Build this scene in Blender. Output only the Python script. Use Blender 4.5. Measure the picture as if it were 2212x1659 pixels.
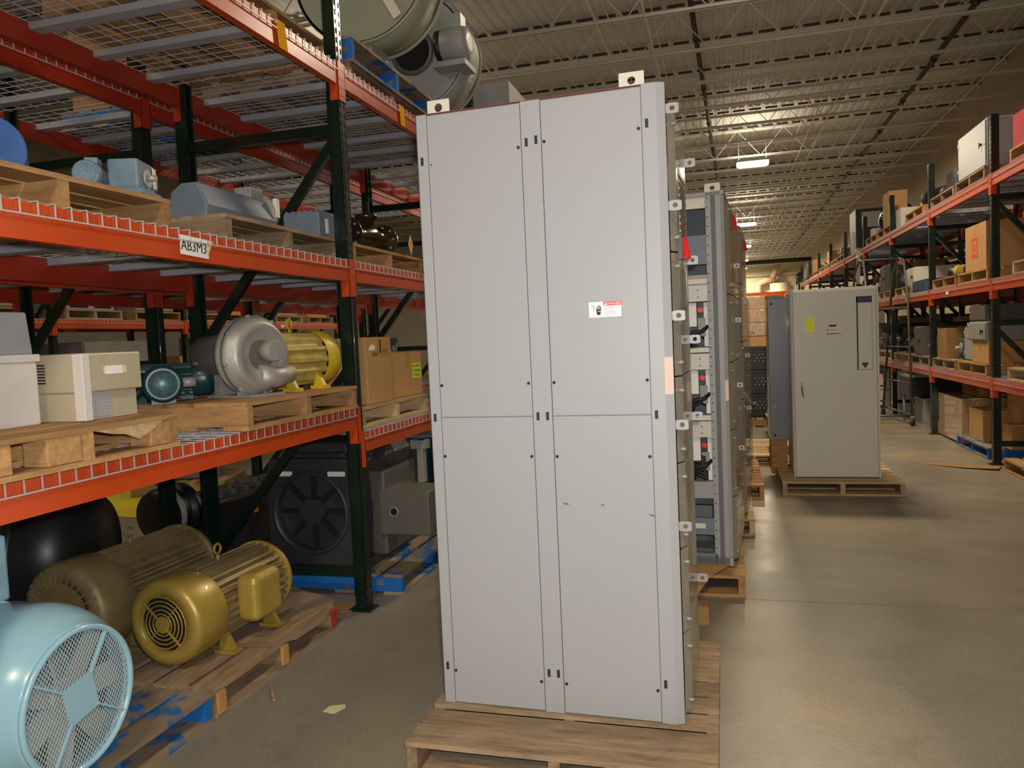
import bpy, bmesh, math, random
from mathutils import Vector, Matrix
random.seed(7)
S = bpy.context.scene
COL = S.collection
PI = math.pi
for _o in list(bpy.data.objects): bpy.data.objects.remove(_o)

# ------------------------------------------------------------------ camera
cam_d = bpy.data.cameras.new('camera'); cam = bpy.data.objects.new('camera', cam_d); COL.objects.link(cam)
F = 1660.0
Yv = Vector((454, 117.5, -F)).normalized()
Uv = Vector((-0.045, 1.0, (454*-0.045+117.5)/F)).normalized()
Xv = Yv.cross(Uv)
cam.matrix_world = Matrix.Translation((0, 0, 1.53)) @ Matrix((Xv, Yv, Uv)).to_4x4()
cam_d.sensor_fit = 'HORIZONTAL'; cam_d.sensor_width = 36; cam_d.lens = F/2212*36
cam_d.clip_start = 0.05; cam_d.clip_end = 200
S.camera = cam

# ------------------------------------------------------------------ world, exposure, lamps
S.view_settings.view_transform = 'Standard'; S.view_settings.look = 'None'
S.view_settings.exposure = 0.0; S.view_settings.gamma = 1.0; S.view_settings.use_curve_mapping = False
w = bpy.data.worlds.new('world'); S.world = w; w.use_nodes = True
w.node_tree.nodes['Background'].inputs[0].default_value = (0.9, 0.85, 0.75, 1)
w.node_tree.nodes['Background'].inputs[1].default_value = 0.3
def area(name, loc, size, sy, power, color, rot=(0, 0, 0)):
    d = bpy.data.lights.new(name, 'AREA'); d.shape = 'RECTANGLE'; d.size = size; d.size_y = sy
    d.energy = power; d.color = color
    o = bpy.data.objects.new(name, d); COL.objects.link(o); o.location = loc; o.rotation_euler = rot
    return o
FLASH = area('camera_flash', (0.05, -0.02, 1.60), 0.07, 0.05, 68, (1.0, 0.985, 0.97))
FLASH.rotation_euler = cam.matrix_world.to_euler()
WARM = (1.0, 0.83, 0.60)
LAMP_Y = [-3.0, 9.8, 22.6, 35.4, 44.8, 54.0, 61.0]
for i, y in enumerate(LAMP_Y):
    xl = 0.62+0.014*y
    area('aisle_lamp_light', (xl, y, 6.00), 1.05, 0.45, {-3.0: 290, 9.8: 290, 22.6: 420, 35.4: 420, 44.8: 420, 54.0: 480, 61.0: 620}[y], WARM)
    area('aisle_added_uplight', (xl, y, 6.16), 1.05, 0.45, 42 if y < 12 else 26, WARM, (PI, 0, 0))  # upward light added at each lamp to brighten the ceiling
for y in (3.0, 13.0, 24.0, 36.0):  # unseen lamp row added over the next aisle to light the left side
    area('far_aisle_fill_light', (-6.4, y, 6.00), 1.05, 0.45, 70, WARM)
    area('far_aisle_fill_uplight', (-6.4, y, 6.16), 1.05, 0.45, 20, WARM, (PI, 0, 0))

# ------------------------------------------------------------------ materials
def nt(m): return m.node_tree.nodes, m.node_tree.links
def mat(name, col, rough=0.5, metal=0.0, spec=0.5, vary=0.0, scale=6.0, bump=0.0, bscale=60.0, coat=0.0, aniso=None, emit=None, alpha=None, trans=0.0):
    m = bpy.data.materials.new(name); m.use_nodes = True
    n, l = nt(m); b = n['Principled BSDF']
    c = tuple(col)+(1,)
    b.inputs['Base Color'].default_value = c
    b.inputs['Roughness'].default_value = rough; b.inputs['Metallic'].default_value = metal
    b.inputs['Specular IOR Level'].default_value = spec
    b.inputs['Coat Weight'].default_value = coat
    if trans: b.inputs['Transmission Weight'].default_value = trans
    if alpha is not None: b.inputs['Alpha'].default_value = alpha
    if emit: b.inputs['Emission Color'].default_value = tuple(emit[:3])+(1,); b.inputs['Emission Strength'].default_value = emit[3]
    if vary or bump:
        tc = n.new('ShaderNodeTexCoord'); mp = n.new('ShaderNodeMapping'); l.new(tc.outputs['Object'], mp.inputs[0])
        if aniso: mp.inputs['Scale'].default_value = aniso
    if vary:
        no = n.new('ShaderNodeTexNoise'); no.inputs['Scale'].default_value = scale; no.inputs['Detail'].default_value = 5; no.inputs['Roughness'].default_value = 0.65
        l.new(mp.outputs[0], no.inputs['Vector'])
        r = n.new('ShaderNodeValToRGB')
        r.color_ramp.elements[0].position = 0.28; r.color_ramp.elements[1].position = 0.74
        r.color_ramp.elements[0].color = tuple(max(0, x*(1-vary)) for x in col)+(1,)
        r.color_ramp.elements[1].color = tuple(min(1, x*(1+vary*0.7)) for x in col)+(1,)
        l.new(no.outputs['Fac'], r.inputs[0]); l.new(r.outputs[0], b.inputs['Base Color'])
    if bump:
        n2 = n.new('ShaderNodeTexNoise'); n2.inputs['Scale'].default_value = bscale; n2.inputs['Detail'].default_value = 4
        l.new(mp.outputs[0], n2.inputs['Vector'])
        bp = n.new('ShaderNodeBump'); bp.inputs['Strength'].default_value = bump; bp.inputs['Distance'].default_value = 0.01
        l.new(n2.outputs['Fac'], bp.inputs['Height']); l.new(bp.outputs[0], b.inputs['Normal'])
    return m
def wood(name, col, dark, aniso=(2, 14, 14), rough=0.75, paint=None, wear=0.62):
    m = bpy.data.materials.new(name); m.use_nodes = True
    n, l = nt(m); b = n['Principled BSDF']; b.inputs['Roughness'].default_value = rough; b.inputs['Specular IOR Level'].default_value = 0.25
    tc = n.new('ShaderNodeTexCoord'); oi = n.new('ShaderNodeObjectInfo')
    mp = n.new('ShaderNodeMapping'); mp.inputs['Scale'].default_value = aniso
    l.new(tc.outputs['Object'], mp.inputs[0])
    ad = n.new('ShaderNodeVectorMath'); ad.operation = 'ADD'
    mul = n.new('ShaderNodeVectorMath'); mul.operation = 'SCALE'; mul.inputs[3].default_value = 37.0
    cb = n.new('ShaderNodeCombineXYZ'); l.new(oi.outputs['Random'], cb.inputs[0]); l.new(oi.outputs['Random'], cb.inputs[2])
    l.new(cb.outputs[0], mul.inputs[0]); l.new(mp.outputs[0], ad.inputs[0]); l.new(mul.outputs[0], ad.inputs[1])
    no = n.new('ShaderNodeTexNoise'); no.inputs['Scale'].default_value = 2.5; no.inputs['Detail'].default_value = 7; no.inputs['Roughness'].default_value = 0.7
    l.new(ad.outputs[0], no.inputs['Vector'])
    r = n.new('ShaderNodeValToRGB'); r.color_ramp.elements[0].position = 0.3; r.color_ramp.elements[1].position = 0.68
    r.color_ramp.elements[0].color = tuple(dark)+(1,); r.color_ramp.elements[1].color = tuple(col)+(1,)
    l.new(no.outputs['Fac'], r.inputs[0])
    hs = n.new('ShaderNodeHueSaturation'); l.new(r.outputs[0], hs.inputs['Color'])
    mr = n.new('ShaderNodeMapRange'); mr.inputs['To Min'].default_value = 0.72; mr.inputs['To Max'].default_value = 1.22
    l.new(oi.outputs['Random'], mr.inputs[0]); l.new(mr.outputs[0], hs.inputs['Value'])
    out = hs.outputs[0]
    if paint:
        n3 = n.new('ShaderNodeTexNoise'); n3.inputs['Scale'].default_value = 7; n3.inputs['Detail'].default_value = 6; l.new(tc.outputs['Object'], n3.inputs['Vector'])
        rr = n.new('ShaderNodeValToRGB'); rr.color_ramp.elements[0].position = wear-0.04; rr.color_ramp.elements[1].position = wear+0.03
        l.new(n3.outputs['Fac'], rr.inputs[0])
        mx = n.new('ShaderNodeMix'); mx.data_type = 'RGBA'; l.new(rr.outputs[0], mx.inputs['Factor']); mx.inputs['A'].default_value = tuple(paint)+(1,); l.new(out, mx.inputs['B']); out = mx.outputs['Result']
    l.new(out, b.inputs['Base Color'])
    bp = n.new('ShaderNodeBump'); bp.inputs['Strength'].default_value = 0.25; bp.inputs['Distance'].default_value = 0.004
    l.new(no.outputs['Fac'], bp.inputs['Height']); l.new(bp.outputs[0], b.inputs['Normal'])
    return m
M = dict(
 orange=mat('rack_orange', (0.56, 0.066, 0.010), 0.30, vary=0.12, scale=3, coat=0.2, spec=0.5),
 red_orange=mat('deep_red_orange', (0.36, 0.030, 0.010), 0.42, vary=0.22, scale=3),  # darker, redder tone for rear beams and the rear racks
 green=mat('dark_green_steel', (0.005, 0.017, 0.011), 0.28, vary=0.2, scale=5, coat=0.3),
 hole=mat('dark_hole', (0.004, 0.004, 0.004), 0.9),
 galv=mat('galvanized_wire', (0.56, 0.56, 0.58), 0.4, 0.25),
 channel=mat('grey_channel', (0.42, 0.43, 0.46), 0.5, 0.2, vary=0.1),
 wood=wood('pallet_wood', (0.50, 0.29, 0.12), (0.27, 0.14, 0.055)),
 wood_old=wood('weathered_wood', (0.40, 0.28, 0.165), (0.17, 0.115, 0.07)),
 wood_pale=wood('pale_wood', (0.58, 0.43, 0.23), (0.36, 0.24, 0.11)),
 wood_blue=wood('blue_painted_wood', (0.30, 0.22, 0.14), (0.18, 0.12, 0.08), paint=(0.015, 0.14, 0.48), wear=0.70),
 wood_bluetop=wood('worn_blue_board', (0.36, 0.27, 0.18), (0.22, 0.16, 0.10), paint=(0.02, 0.13, 0.36), wear=0.47),
 red_paint=mat('red_painted_wood', (0.45, 0.03, 0.02), 0.6, vary=0.4, scale=12),
 card=mat('cardboard', (0.50, 0.29, 0.12), 0.85, spec=0.15, vary=0.08, scale=8),
 card_dark=mat('cardboard_dark', (0.34, 0.19, 0.085), 0.85, spec=0.15, vary=0.15, scale=5),
 tape=mat('packing_tape', (0.50, 0.25, 0.07), 0.3, vary=0.1),
 wrap=mat('wrapped_cardboard', (0.50, 0.33, 0.18), 0.18, vary=0.25, scale=9, bump=0.5, bscale=25, coat=0.8),
 mcc=mat('light_grey_enamel', (0.375, 0.382, 0.395), 0.42, vary=0.02, scale=2, spec=0.35),
 mcc_dk=mat('mid_grey_enamel', (0.33, 0.335, 0.33), 0.45),
 mcc_side=mat('grey_side_door', (0.44, 0.41, 0.33), 0.28, 0.3, vary=0.22, scale=3, coat=0.5),
 asa=mat('warm_grey_enamel', (0.62, 0.60, 0.54), 0.36, vary=0.03, scale=2, coat=0.15),
 asa_dk=mat('slate_grey_enamel', (0.17, 0.18, 0.20), 0.32, coat=0.2),
 seam=mat('dark_seam', (0.02, 0.02, 0.02), 0.7),
 zinc=mat('zinc_plate', (0.33, 0.33, 0.32), 0.5, 0.2),
 cream=mat('cream_plate', (0.72, 0.68, 0.56), 0.5),
 white=mat('white_paper', (0.85, 0.85, 0.83), 0.6),
 offwhite=mat('off_white_enamel', (0.66, 0.62, 0.56), 0.4, vary=0.03),
 beige=mat('beige_enamel', (0.47, 0.41, 0.28), 0.4, vary=0.05),
 black=mat('black_plastic', (0.012, 0.012, 0.014), 0.4),
 blackm=mat('black_motor_paint', (0.022, 0.022, 0.025), 0.42, vary=0.3, scale=5, coat=0.2),
 charcoal=mat('charcoal_motor_paint', (0.045, 0.045, 0.052), 0.42, vary=0.3, scale=4),
 rubber=mat('black_rubber', (0.015, 0.015, 0.015), 0.6),
 red=mat('red_plastic', (0.72, 0.03, 0.02), 0.4),
 redlab=mat('red_print', (0.70, 0.06, 0.05), 0.6),
 pink=mat('pale_pink_label', (0.78, 0.58, 0.50), 0.6),
 ltblue=mat('light_blue_enamel', (0.30, 0.52, 0.63), 0.24, vary=0.06, scale=3, coat=0.5),
 blue=mat('blue_enamel', (0.03, 0.14, 0.42), 0.5, vary=0.15, scale=12),
 steelblue=mat('dusty_steel_blue', (0.16, 0.25, 0.32), 0.5, vary=0.3, scale=9),
 bluegrey=mat('blue_grey_paint', (0.16, 0.20, 0.25), 0.5, vary=0.15),
 gold=mat('gold_paint', (0.43, 0.30, 0.06), 0.40, 0.25, vary=0.2, scale=6, coat=0.15),
 gold_dust=mat('dusty_gold_paint', (0.27, 0.20, 0.09), 0.5, 0.2, vary=0.35, scale=7),
 yellow=mat('yellow_motor_paint', (0.66, 0.47, 0.035), 0.42, vary=0.18, scale=10),
 yellow_dirty=mat('dirty_yellow_paint', (0.50, 0.38, 0.09), 0.55, vary=0.3, scale=14),
 silver=mat('cast_aluminium', (0.40, 0.385, 0.36), 0.45, 0.35, vary=0.14, scale=8, bump=0.12, bscale=90),
 grey_paint=mat('warm_grey_paint', (0.30, 0.30, 0.27), 0.45, vary=0.12),
 dkgrey=mat('dark_grey_paint', (0.10, 0.095, 0.09), 0.45, vary=0.15),
 teal=mat('dark_teal_paint', (0.008, 0.050, 0.055), 0.35, vary=0.4, scale=14, coat=0.3),
 olive=mat('olive_grey_enamel', (0.33, 0.34, 0.25), 0.42, vary=0.08, scale=2),
 blower=mat('grey_blower_enamel', (0.33, 0.34, 0.33), 0.42, vary=0.06, scale=2),
 neon=mat('neon_yellow_paper', (0.92, 0.92, 0.02), 0.6),
 sticker=mat('yellow_green_sticker', (0.62, 0.85, 0.06), 0.6),
 tag=mat('yellow_orange_tag', (0.88, 0.42, 0.01), 0.9, spec=0.1),
 masking=mat('masking_tape', (0.72, 0.65, 0.38), 0.7),
 ink=mat('black_ink', (0.02, 0.02, 0.02), 0.7),
 brown_ink=mat('brown_ink', (0.22, 0.08, 0.03), 0.7),
 orange_ink=mat('orange_print', (0.85, 0.30, 0.03), 0.6),
 floory=mat('yellow_floor_sheet', (0.82, 0.66, 0.02), 0.5, vary=0.18, scale=9),
 bronze=mat('dark_polished_bronze', (0.10, 0.085, 0.055), 0.22, 0.8, vary=0.3, scale=12),
 copper=mat('bronze_valve', (0.30, 0.26, 0.16), 0.3, 0.8, vary=0.35, scale=14),
 deck=mat('roof_deck_paint', (0.64, 0.64, 0.63), 0.6, vary=0.05, scale=1.5),
 joist=mat('joist_paint', (0.74, 0.75, 0.72), 0.55),
 joist_shade=mat('painted_gap_shade', (0.055, 0.05, 0.048), 0.7),  # dark colour standing in for shade under the roof deck
 pipe_dk=mat('dark_pipe', (0.030, 0.027, 0.024), 0.5),
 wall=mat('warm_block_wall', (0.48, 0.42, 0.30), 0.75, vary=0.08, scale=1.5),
 wallback=mat('cream_back_wall', (0.66, 0.58, 0.41), 0.7, vary=0.04, scale=0.8),
 duct=mat('beige_duct', (0.50, 0.40, 0.26), 0.5),
 lens=mat('lit_diffuser', (1, 1, 1), 0.5, emit=(1.0, 0.93, 0.78, 12)),
 housing=mat('lamp_housing', (0.6, 0.6, 0.58), 0.4),
 film=mat('stretch_film', (0.75, 0.75, 0.72), 0.12, alpha=0.35, coat=1.0),
 card_dull=mat('dull_cardboard', (0.26, 0.19, 0.13), 0.85, spec=0.15, vary=0.12, scale=6),
 raw_end=mat('raw_orange_wood', (0.52, 0.27, 0.08), 0.8, vary=0.2, scale=14),
 olive_dk=mat('dark_olive_paint', (0.13, 0.125, 0.10), 0.45, vary=0.1),
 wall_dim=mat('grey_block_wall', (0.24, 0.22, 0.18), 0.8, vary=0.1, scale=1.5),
 redbox=mat('red_carton', (0.40, 0.02, 0.03), 0.6),
 greenm=mat('green_machine_paint', (0.05, 0.10, 0.065), 0.4, vary=0.4, scale=10),
 dkblue=mat('dark_blue_box', (0.02, 0.06, 0.12), 0.5),
)

# ------------------------------------------------------------------ mesh builder
def AX(axis):
    return {'x': Matrix(((0, 0, 1), (1, 0, 0), (0, 1, 0))), 'y': Matrix(((1, 0, 0), (0, 0, 1), (0, 1, 0))), 'z': Matrix.Identity(3)}[axis]
class MB:
    def __init__(s): s.v = []; s.f = []; s.sm = []
    def add(s, vs, fs, smooth=False):
        o = len(s.v); s.v += [tuple(v) for v in vs]
        for f in fs: s.f.append([i+o for i in f]); s.sm.append(smooth)
        return s
    def box(s, x0, x1, y0, y1, z0, z1):
        return s.add([(x0, y0, z0), (x1, y0, z0), (x1, y1, z0), (x0, y1, z0), (x0, y0, z1), (x1, y0, z1), (x1, y1, z1), (x0, y1, z1)],
                     [(0, 3, 2, 1), (4, 5, 6, 7), (0, 1, 5, 4), (1, 2, 6, 5), (2, 3, 7, 6), (3, 0, 4, 7)])
    def cb(s, c, d): return s.box(c[0]-d[0]/2, c[0]+d[0]/2, c[1]-d[1]/2, c[1]+d[1]/2, c[2]-d[2]/2, c[2]+d[2]/2)
    def bar(s, p, q, w, h, up=(0, 0, 1)):
        p = Vector(p); q = Vector(q); d = (q-p).normalized(); u = Vector(up)
        if abs(d.dot(u)) > 0.98: u = Vector((1, 0, 0))
        a = d.cross(u).normalized()*w/2; b = a.cross(d).normalized()*h/2
        vs = [p-a-b, p+a-b, p+a+b, p-a+b, q-a-b, q+a-b, q+a+b, q-a+b]
        return s.add(vs, [(0, 3, 2, 1), (4, 5, 6, 7), (0, 1, 5, 4), (1, 2, 6, 5), (2, 3, 7, 6), (3, 0, 4, 7)])
    def tube(s, pts, r, n=8, smooth=True, closed=False):
        pts = [Vector(p) for p in pts]; k = len(pts); rings = []
        t0 = (pts[1]-pts[0]).normalized(); ref = Vector((0, 0, 1)) if abs(t0.z) < 0.9 else Vector((1, 0, 0))
        a = t0.cross(ref).normalized()
        o = len(s.v)
        for i, p in enumerate(pts):
            if closed: t = (pts[(i+1) % k]-pts[i-1]).normalized()
            elif i == 0: t = (pts[1]-p).normalized()
            elif i == k-1: t = (p-pts[i-1]).normalized()
            else: t = ((pts[i+1]-p).normalized()+(p-pts[i-1]).normalized()).normalized()
            a = (a-t*a.dot(t)).normalized(); b = t.cross(a)
            rr = r[i] if isinstance(r, (list, tuple)) else r
            for j in range(n):
                an = 2*PI*j/n; s.v.append(tuple(p+(a*math.cos(an)+b*math.sin(an))*rr))
        m = k if closed else k-1
        for i in range(m):
            for j in range(n):
                i2 = (i+1) % k
                s.f.append([o+i*n+j, o+i*n+(j+1) % n, o+i2*n+(j+1) % n, o+i2*n+j]); s.sm.append(smooth)
        if not closed:
            s.f.append([o+j for j in range(n)][::-1]); s.sm.append(False)
            s.f.append([o+(k-1)*n+j for j in range(n)]); s.sm.append(False)
        return s
    def cyl(s, p, q, r, n=20, smooth=True): return s.tube([p, q], r, n, smooth)
    def lathe(s, prof, c=(0, 0, 0), axis='z', n=32, smooth=True, caps=True):
        # prof: (radius, height) list; axis maps local z to axis
        A = AX(axis); c = Vector(c); o = len(s.v); k = len(prof)
        for r, h in prof:
            for j in range(n):
                an = 2*PI*j/n; s.v.append(tuple(c+A @ Vector((r*math.cos(an), r*math.sin(an), h))))
        for i in range(k-1):
            for j in range(n):
                s.f.append([o+i*n+j, o+i*n+(j+1) % n, o+(i+1)*n+(j+1) % n, o+(i+1)*n+j]); s.sm.append(smooth)
        if caps and prof[0][0] > 1e-5: s.f.append([o+j for j in range(n)][::-1]); s.sm.append(False)
        if caps and prof[-1][0] > 1e-5: s.f.append([o+(k-1)*n+j for j in range(n)]); s.sm.append(False)
        return s
    def prism(s, poly, a, b, axis='z', c=(0, 0, 0), smooth=False):
        A = AX(axis); c = Vector(c); k = len(poly)
        vs = [c+A @ Vector((p[0], p[1], h)) for h in (a, b) for p in poly]
        fs = [[i for i in range(k)][::-1], [i+k for i in range(k)]]
        s.add(vs, fs)
        o = len(s.v)-2*k
        for i in range(k):
            s.f.append([o+i, o+(i+1) % k, o+k+(i+1) % k, o+k+i]); s.sm.append(smooth)
        return s
    def plate(s, cx, cz, w, h, y0, y1, hole=0.0, n=16):
        # plate in the XZ plane with a round hole
        if not hole: return s.box(cx-w/2, cx+w/2, y0, y1, cz-h/2, cz+h/2)
        o = len(s.v)
        for y in (y0, y1):
            for j in range(n):
                an = 2*PI*(j+0.5)/n; ca, sa = math.cos(an), math.sin(an)
                t = min(w/2/abs(ca) if abs(ca) > 1e-6 else 9, h/2/abs(sa) if abs(sa) > 1e-6 else 9)
                s.v.append((cx+ca*t, y, cz+sa*t)); s.v.append((cx+ca*hole, y, cz+sa*hole))
        for j in range(n):
            a, b = 2*j, 2*((j+1) % n); N = 2*n
            s.f.append([o+a, o+b, o+b+1, o+a+1]); s.f.append([o+N+a+1, o+N+b+1, o+N+b, o+N+a])
            s.f.append([o+a, o+N+a, o+N+b, o+b]); s.f.append([o+a+1, o+b+1, o+N+b+1, o+N+a+1]); s.sm += [False]*4
        return s
    def xf(s, mtx):
        s.v = [tuple(mtx @ Vector(v)) for v in s.v]; return s
    def mesh(s, name, material):
        me = bpy.data.meshes.new(name); me.from_pydata(s.v, [], s.f); me.update()
        me.polygons.foreach_set('use_smooth', s.sm); me.materials.append(material)
        bm = bmesh.new(); bm.from_mesh(me); bmesh.ops.recalc_face_normals(bm, faces=bm.faces); bm.to_mesh(me); bm.free()
        return me
    def obj(s, name, material, parent=None, bevel=0, loc=(0, 0, 0), rz=0, label=None, seg=2):
        if isinstance(material, str): material = M[material]
        o = bpy.data.objects.new(name, s.mesh(name, material)); COL.objects.link(o)
        o.parent = parent; o.location = loc; o.rotation_euler = (0, 0, rz)
        if bevel:
            b = o.modifiers.new('bevel', 'BEVEL'); b.width = bevel; b.segments = seg; b.limit_method = 'ANGLE'; b.angle_limit = 0.7
        if label: o['label'] = label
        return o
def box(x0, x1, y0, y1, z0, z1): return MB().box(x0, x1, y0, y1, z0, z1)
def thing(name, label, cat, loc=(0, 0, 0), rz=0, group=None, rx=0, ry=0):
    o = bpy.data.objects.new(name, None); COL.objects.link(o); o.empty_display_size = 0.1
    o.location = loc; o.rotation_euler = (rx, ry, rz); o['label'] = label; o['category'] = cat
    if group: o['group'] = group
    return o
def tag(o, label, cat, group=None):
    o['label'] = label; o['category'] = cat
    if group: o['group'] = group
    return o
def struct(o): o['kind'] = 'structure'; return o
def link(name, me, parent, loc=(0, 0, 0), rot=(0, 0, 0), scale=None):
    o = bpy.data.objects.new(name, me); COL.objects.link(o); o.parent = parent; o.location = loc; o.rotation_euler = rot
    if scale: o.scale = scale
    return o
def kids(): 
    d = {}
    for o in bpy.data.objects:
        if o.parent: d.setdefault(o.parent.name, []).append(o)
    return d
def dup(root, loc, rz, label=None, group=None, sc=1.0, swap=None):
    d = kids()
    def cp(o, par):
        c = o.copy(); COL.objects.link(c); c.parent = par
        if swap and o.type == 'MESH' and o.data.materials and o.data.materials[0].name in swap:
            key = o.data.name+'|'+swap[o.data.materials[0].name]
            me = SW.get(key)
            if not me:
                me = o.data.copy(); me.materials[0] = M[swap[o.data.materials[0].name]]; SW[key] = me
            c.data = me
        for k in d.get(o.name, []): cp(k, c)
        return c
    r = cp(root, None); r.location = loc; r.rotation_euler = (root.rotation_euler[0], root.rotation_euler[1], rz)
    r.scale = (sc, sc, sc) if not isinstance(sc, tuple) else sc
    if label: r['label'] = label
    if group: r['group'] = group
    elif 'group' in r: del r['group']
    return r
SW = {}
def text(name, body, size, material, parent, loc, rot, align='CENTER', ext=0.0006, sx=1.0, label=None):
    cu = bpy.data.curves.new(name, 'FONT'); cu.body = body; cu.size = size; cu.align_x = align; cu.align_y = 'CENTER'; cu.extrude = ext; cu.resolution_u = 2
    t = bpy.data.objects.new('tmp', cu); COL.objects.link(t)
    dg = bpy.context.evaluated_depsgraph_get(); dg.update()
    me = bpy.data.meshes.new_from_object(t.evaluated_get(dg)); bpy.data.objects.remove(t); bpy.data.curves.remove(cu)
    me.name = name; me.materials.clear(); me.materials.append(M[material])
    o = bpy.data.objects.new(name, me); COL.objects.link(o); o.parent = parent; o.location = loc; o.rotation_euler = rot; o.scale = (sx, 1, 1)
    if label: o['label'] = label
    return o
FRONT = (PI/2, 0, 0)          # text facing -Y
RIGHT = (PI/2, 0, PI/2)       # text facing +X
LEFTF = (PI/2, 0, -PI/2)      # text facing -X
# ------------------------------------------------------------------ the setting
def floor_mat():
    m = bpy.data.materials.new('sealed_concrete'); m.use_nodes = True; n, l = nt(m); b = n['Principled BSDF']
    tc = n.new('ShaderNodeTexCoord')
    def noise(s, d=6, r=0.6):
        q = n.new('ShaderNodeTexNoise'); q.inputs['Scale'].default_value = s; q.inputs['Detail'].default_value = d; q.inputs['Roughness'].default_value = r
        l.new(tc.outputs['Object'], q.inputs['Vector']); return q
    def ramp(src, p0, c0, p1, c1):
        r = n.new('ShaderNodeValToRGB'); r.color_ramp.elements[0].position = p0; r.color_ramp.elements[1].position = p1
        r.color_ramp.elements[0].color = c0; r.color_ramp.elements[1].color = c1; l.new(src, r.inputs[0]); return r
    a = ramp(noise(0.9).outputs['Fac'], 0.3, (0.200, 0.178, 0.145, 1), 0.72, (0.295, 0.258, 0.192, 1))
    s = ramp(noise(0.45, 3).outputs['Fac'], 0.5, (0, 0, 0, 1), 0.72, (1, 1, 1, 1))
    mx = n.new('ShaderNodeMix'); mx.data_type = 'RGBA'; l.new(s.outputs[0], mx.inputs['Factor']); l.new(a.outputs[0], mx.inputs['A']); mx.inputs['B'].default_value = (0.365, 0.275, 0.135, 1)
    f = ramp(noise(60, 5, 0.8).outputs['Fac'], 0.3, (0.72, 0.72, 0.72, 1), 0.7, (1.15, 1.15, 1.15, 1))
    m2 = n.new('ShaderNodeMix'); m2.data_type = 'RGBA'; m2.blend_type = 'MULTIPLY'; m2.inputs['Factor'].default_value = 1
    l.new(mx.outputs['Result'], m2.inputs['A']); l.new(f.outputs[0], m2.inputs['B'])
    d = ramp(noise(2.2, 6, 0.7).outputs['Fac'], 0.26, (0.55, 0.53, 0.5, 1), 0.42, (1, 1, 1, 1))
    m3 = n.new('ShaderNodeMix'); m3.data_type = 'RGBA'; m3.blend_type = 'MULTIPLY'; m3.inputs['Factor'].default_value = 0.7
    l.new(m2.outputs['Result'], m3.inputs['A']); l.new(d.outputs[0], m3.inputs['B'])
    l.new(m3.outputs['Result'], b.inputs['Base Color'])
    rr = ramp(noise(1.7, 5).outputs['Fac'], 0.3, (0.30, 0.30, 0.30, 1), 0.7, (0.50, 0.50, 0.50, 1)); l.new(rr.outputs[0], b.inputs['Roughness'])
    bp = n.new('ShaderNodeBump'); bp.inputs['Strength'].default_value = 0.12; bp.inputs['Distance'].default_value = 0.01
    l.new(noise(14, 5).outputs['Fac'], bp.inputs['Height']); l.new(bp.outputs[0], b.inputs['Normal'])
    return m
def wallmat(name, col, bw=0.40, bh=0.20):
    m = mat(name, col, 0.8, vary=0.08, scale=1.5)
    return m
YB, YF, XR, XL, ZD = 64.0, -9.0, 6.15, -14.0, 7.25
fl = MB()
js = [-9, 4.46, 10.55, 16.6, 22.7, 28.8, 34.9, 41, 47, 53, 59, 64]
for a, b in zip(js[:-1], js[1:]):
    for xa, xb in ((XL, -8.1), (-8.1, 6.15)):
        fl.box(xa+0.004, xb-0.004, a+0.004, b-0.004, -0.12, 0.0)
struct(fl.obj('floor', floor_mat()))
struct(box(XL, XR, YF, YB, -0.2, -0.01).obj('floor', mat('joint_filler', (0.07, 0.06, 0.05), 0.9)))
struct(box(XR, XR+0.2, YF, YB, 0, ZD+0.2).obj('wall_right', 'wall'))
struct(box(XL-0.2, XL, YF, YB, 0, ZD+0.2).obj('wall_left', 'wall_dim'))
struct(box(XL, XR, YB, YB+0.2, 0, ZD+0.2).obj('wall_back', 'wallback'))
struct(box(XL, XR, YF-0.2, YF, 0, ZD+0.2).obj('wall_front', 'wall'))
# corrugated roof deck, ribs running along the aisle
dk = MB(); x = XL; prof = []
while x < XR:
    prof += [(x, ZD), (x+0.10, ZD), (x+0.120, ZD+0.022), (x+0.180, ZD+0.022), (x+0.20, ZD)]; x += 0.20
vs = [(p[0], YF, p[1]) for p in prof]+[(p[0], YB, p[1]) for p in prof]; k = len(prof)
dk.add(vs, [(i, i+1, k+i+1, k+i) for i in range(k-1)])
ceil = struct(dk.obj('ceiling', 'deck'))
box(XL, XR, YF, YB, ZD+0.06, ZD+0.16).obj('roof_slab', 'deck', ceil)
ONES = 'zero one two three four five six seven eight nine ten eleven twelve thirteen fourteen fifteen sixteen seventeen eighteen nineteen'.split()
def num(k): return ONES[k] if k < 20 else ['twenty', 'thirty', 'forty', 'fifty'][k//10-2]+('' if k % 10 == 0 else '-'+ONES[k % 10])
# bar joists across the building
def joist_mesh():
    b = MB()
    for z in (6.36,): b.box(XL, XR, -0.055, -0.008, z, z+0.008); b.box(XL, XR, 0.008, 0.055, z, z+0.008); b.box(XL, XR, -0.014, -0.008, z, z+0.05); b.box(XL, XR, 0.008, 0.014, z, z+0.05)
    return b
def web_mesh():
    b = MB(); x = XL+0.3; up = False
    while x < XR-0.8:
        b.bar((x, 0, 6.38 if not up else 7.1), (x+0.62, 0, 7.1 if not up else 6.38), 0.013, 0.013); x += 0.62; up = not up
    return b
jm = joist_mesh().mesh('bottom_chord', M['joist']); wm = web_mesh().mesh('web_rods', M['joist'])
tm = MB().box(XL, XR, -0.05, 0.05, 7.10, 7.12).box(XL, XR, -0.012, 0.012, 7.06, 7.12).mesh('top_chord', M['joist'])
dm = MB()  # dark blocks painting the unlit dashes between deck and top chord
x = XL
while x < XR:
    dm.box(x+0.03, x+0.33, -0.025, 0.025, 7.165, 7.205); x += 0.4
dmm = dm.mesh('deck_shade_blocks', M['joist_shade'])
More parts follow.
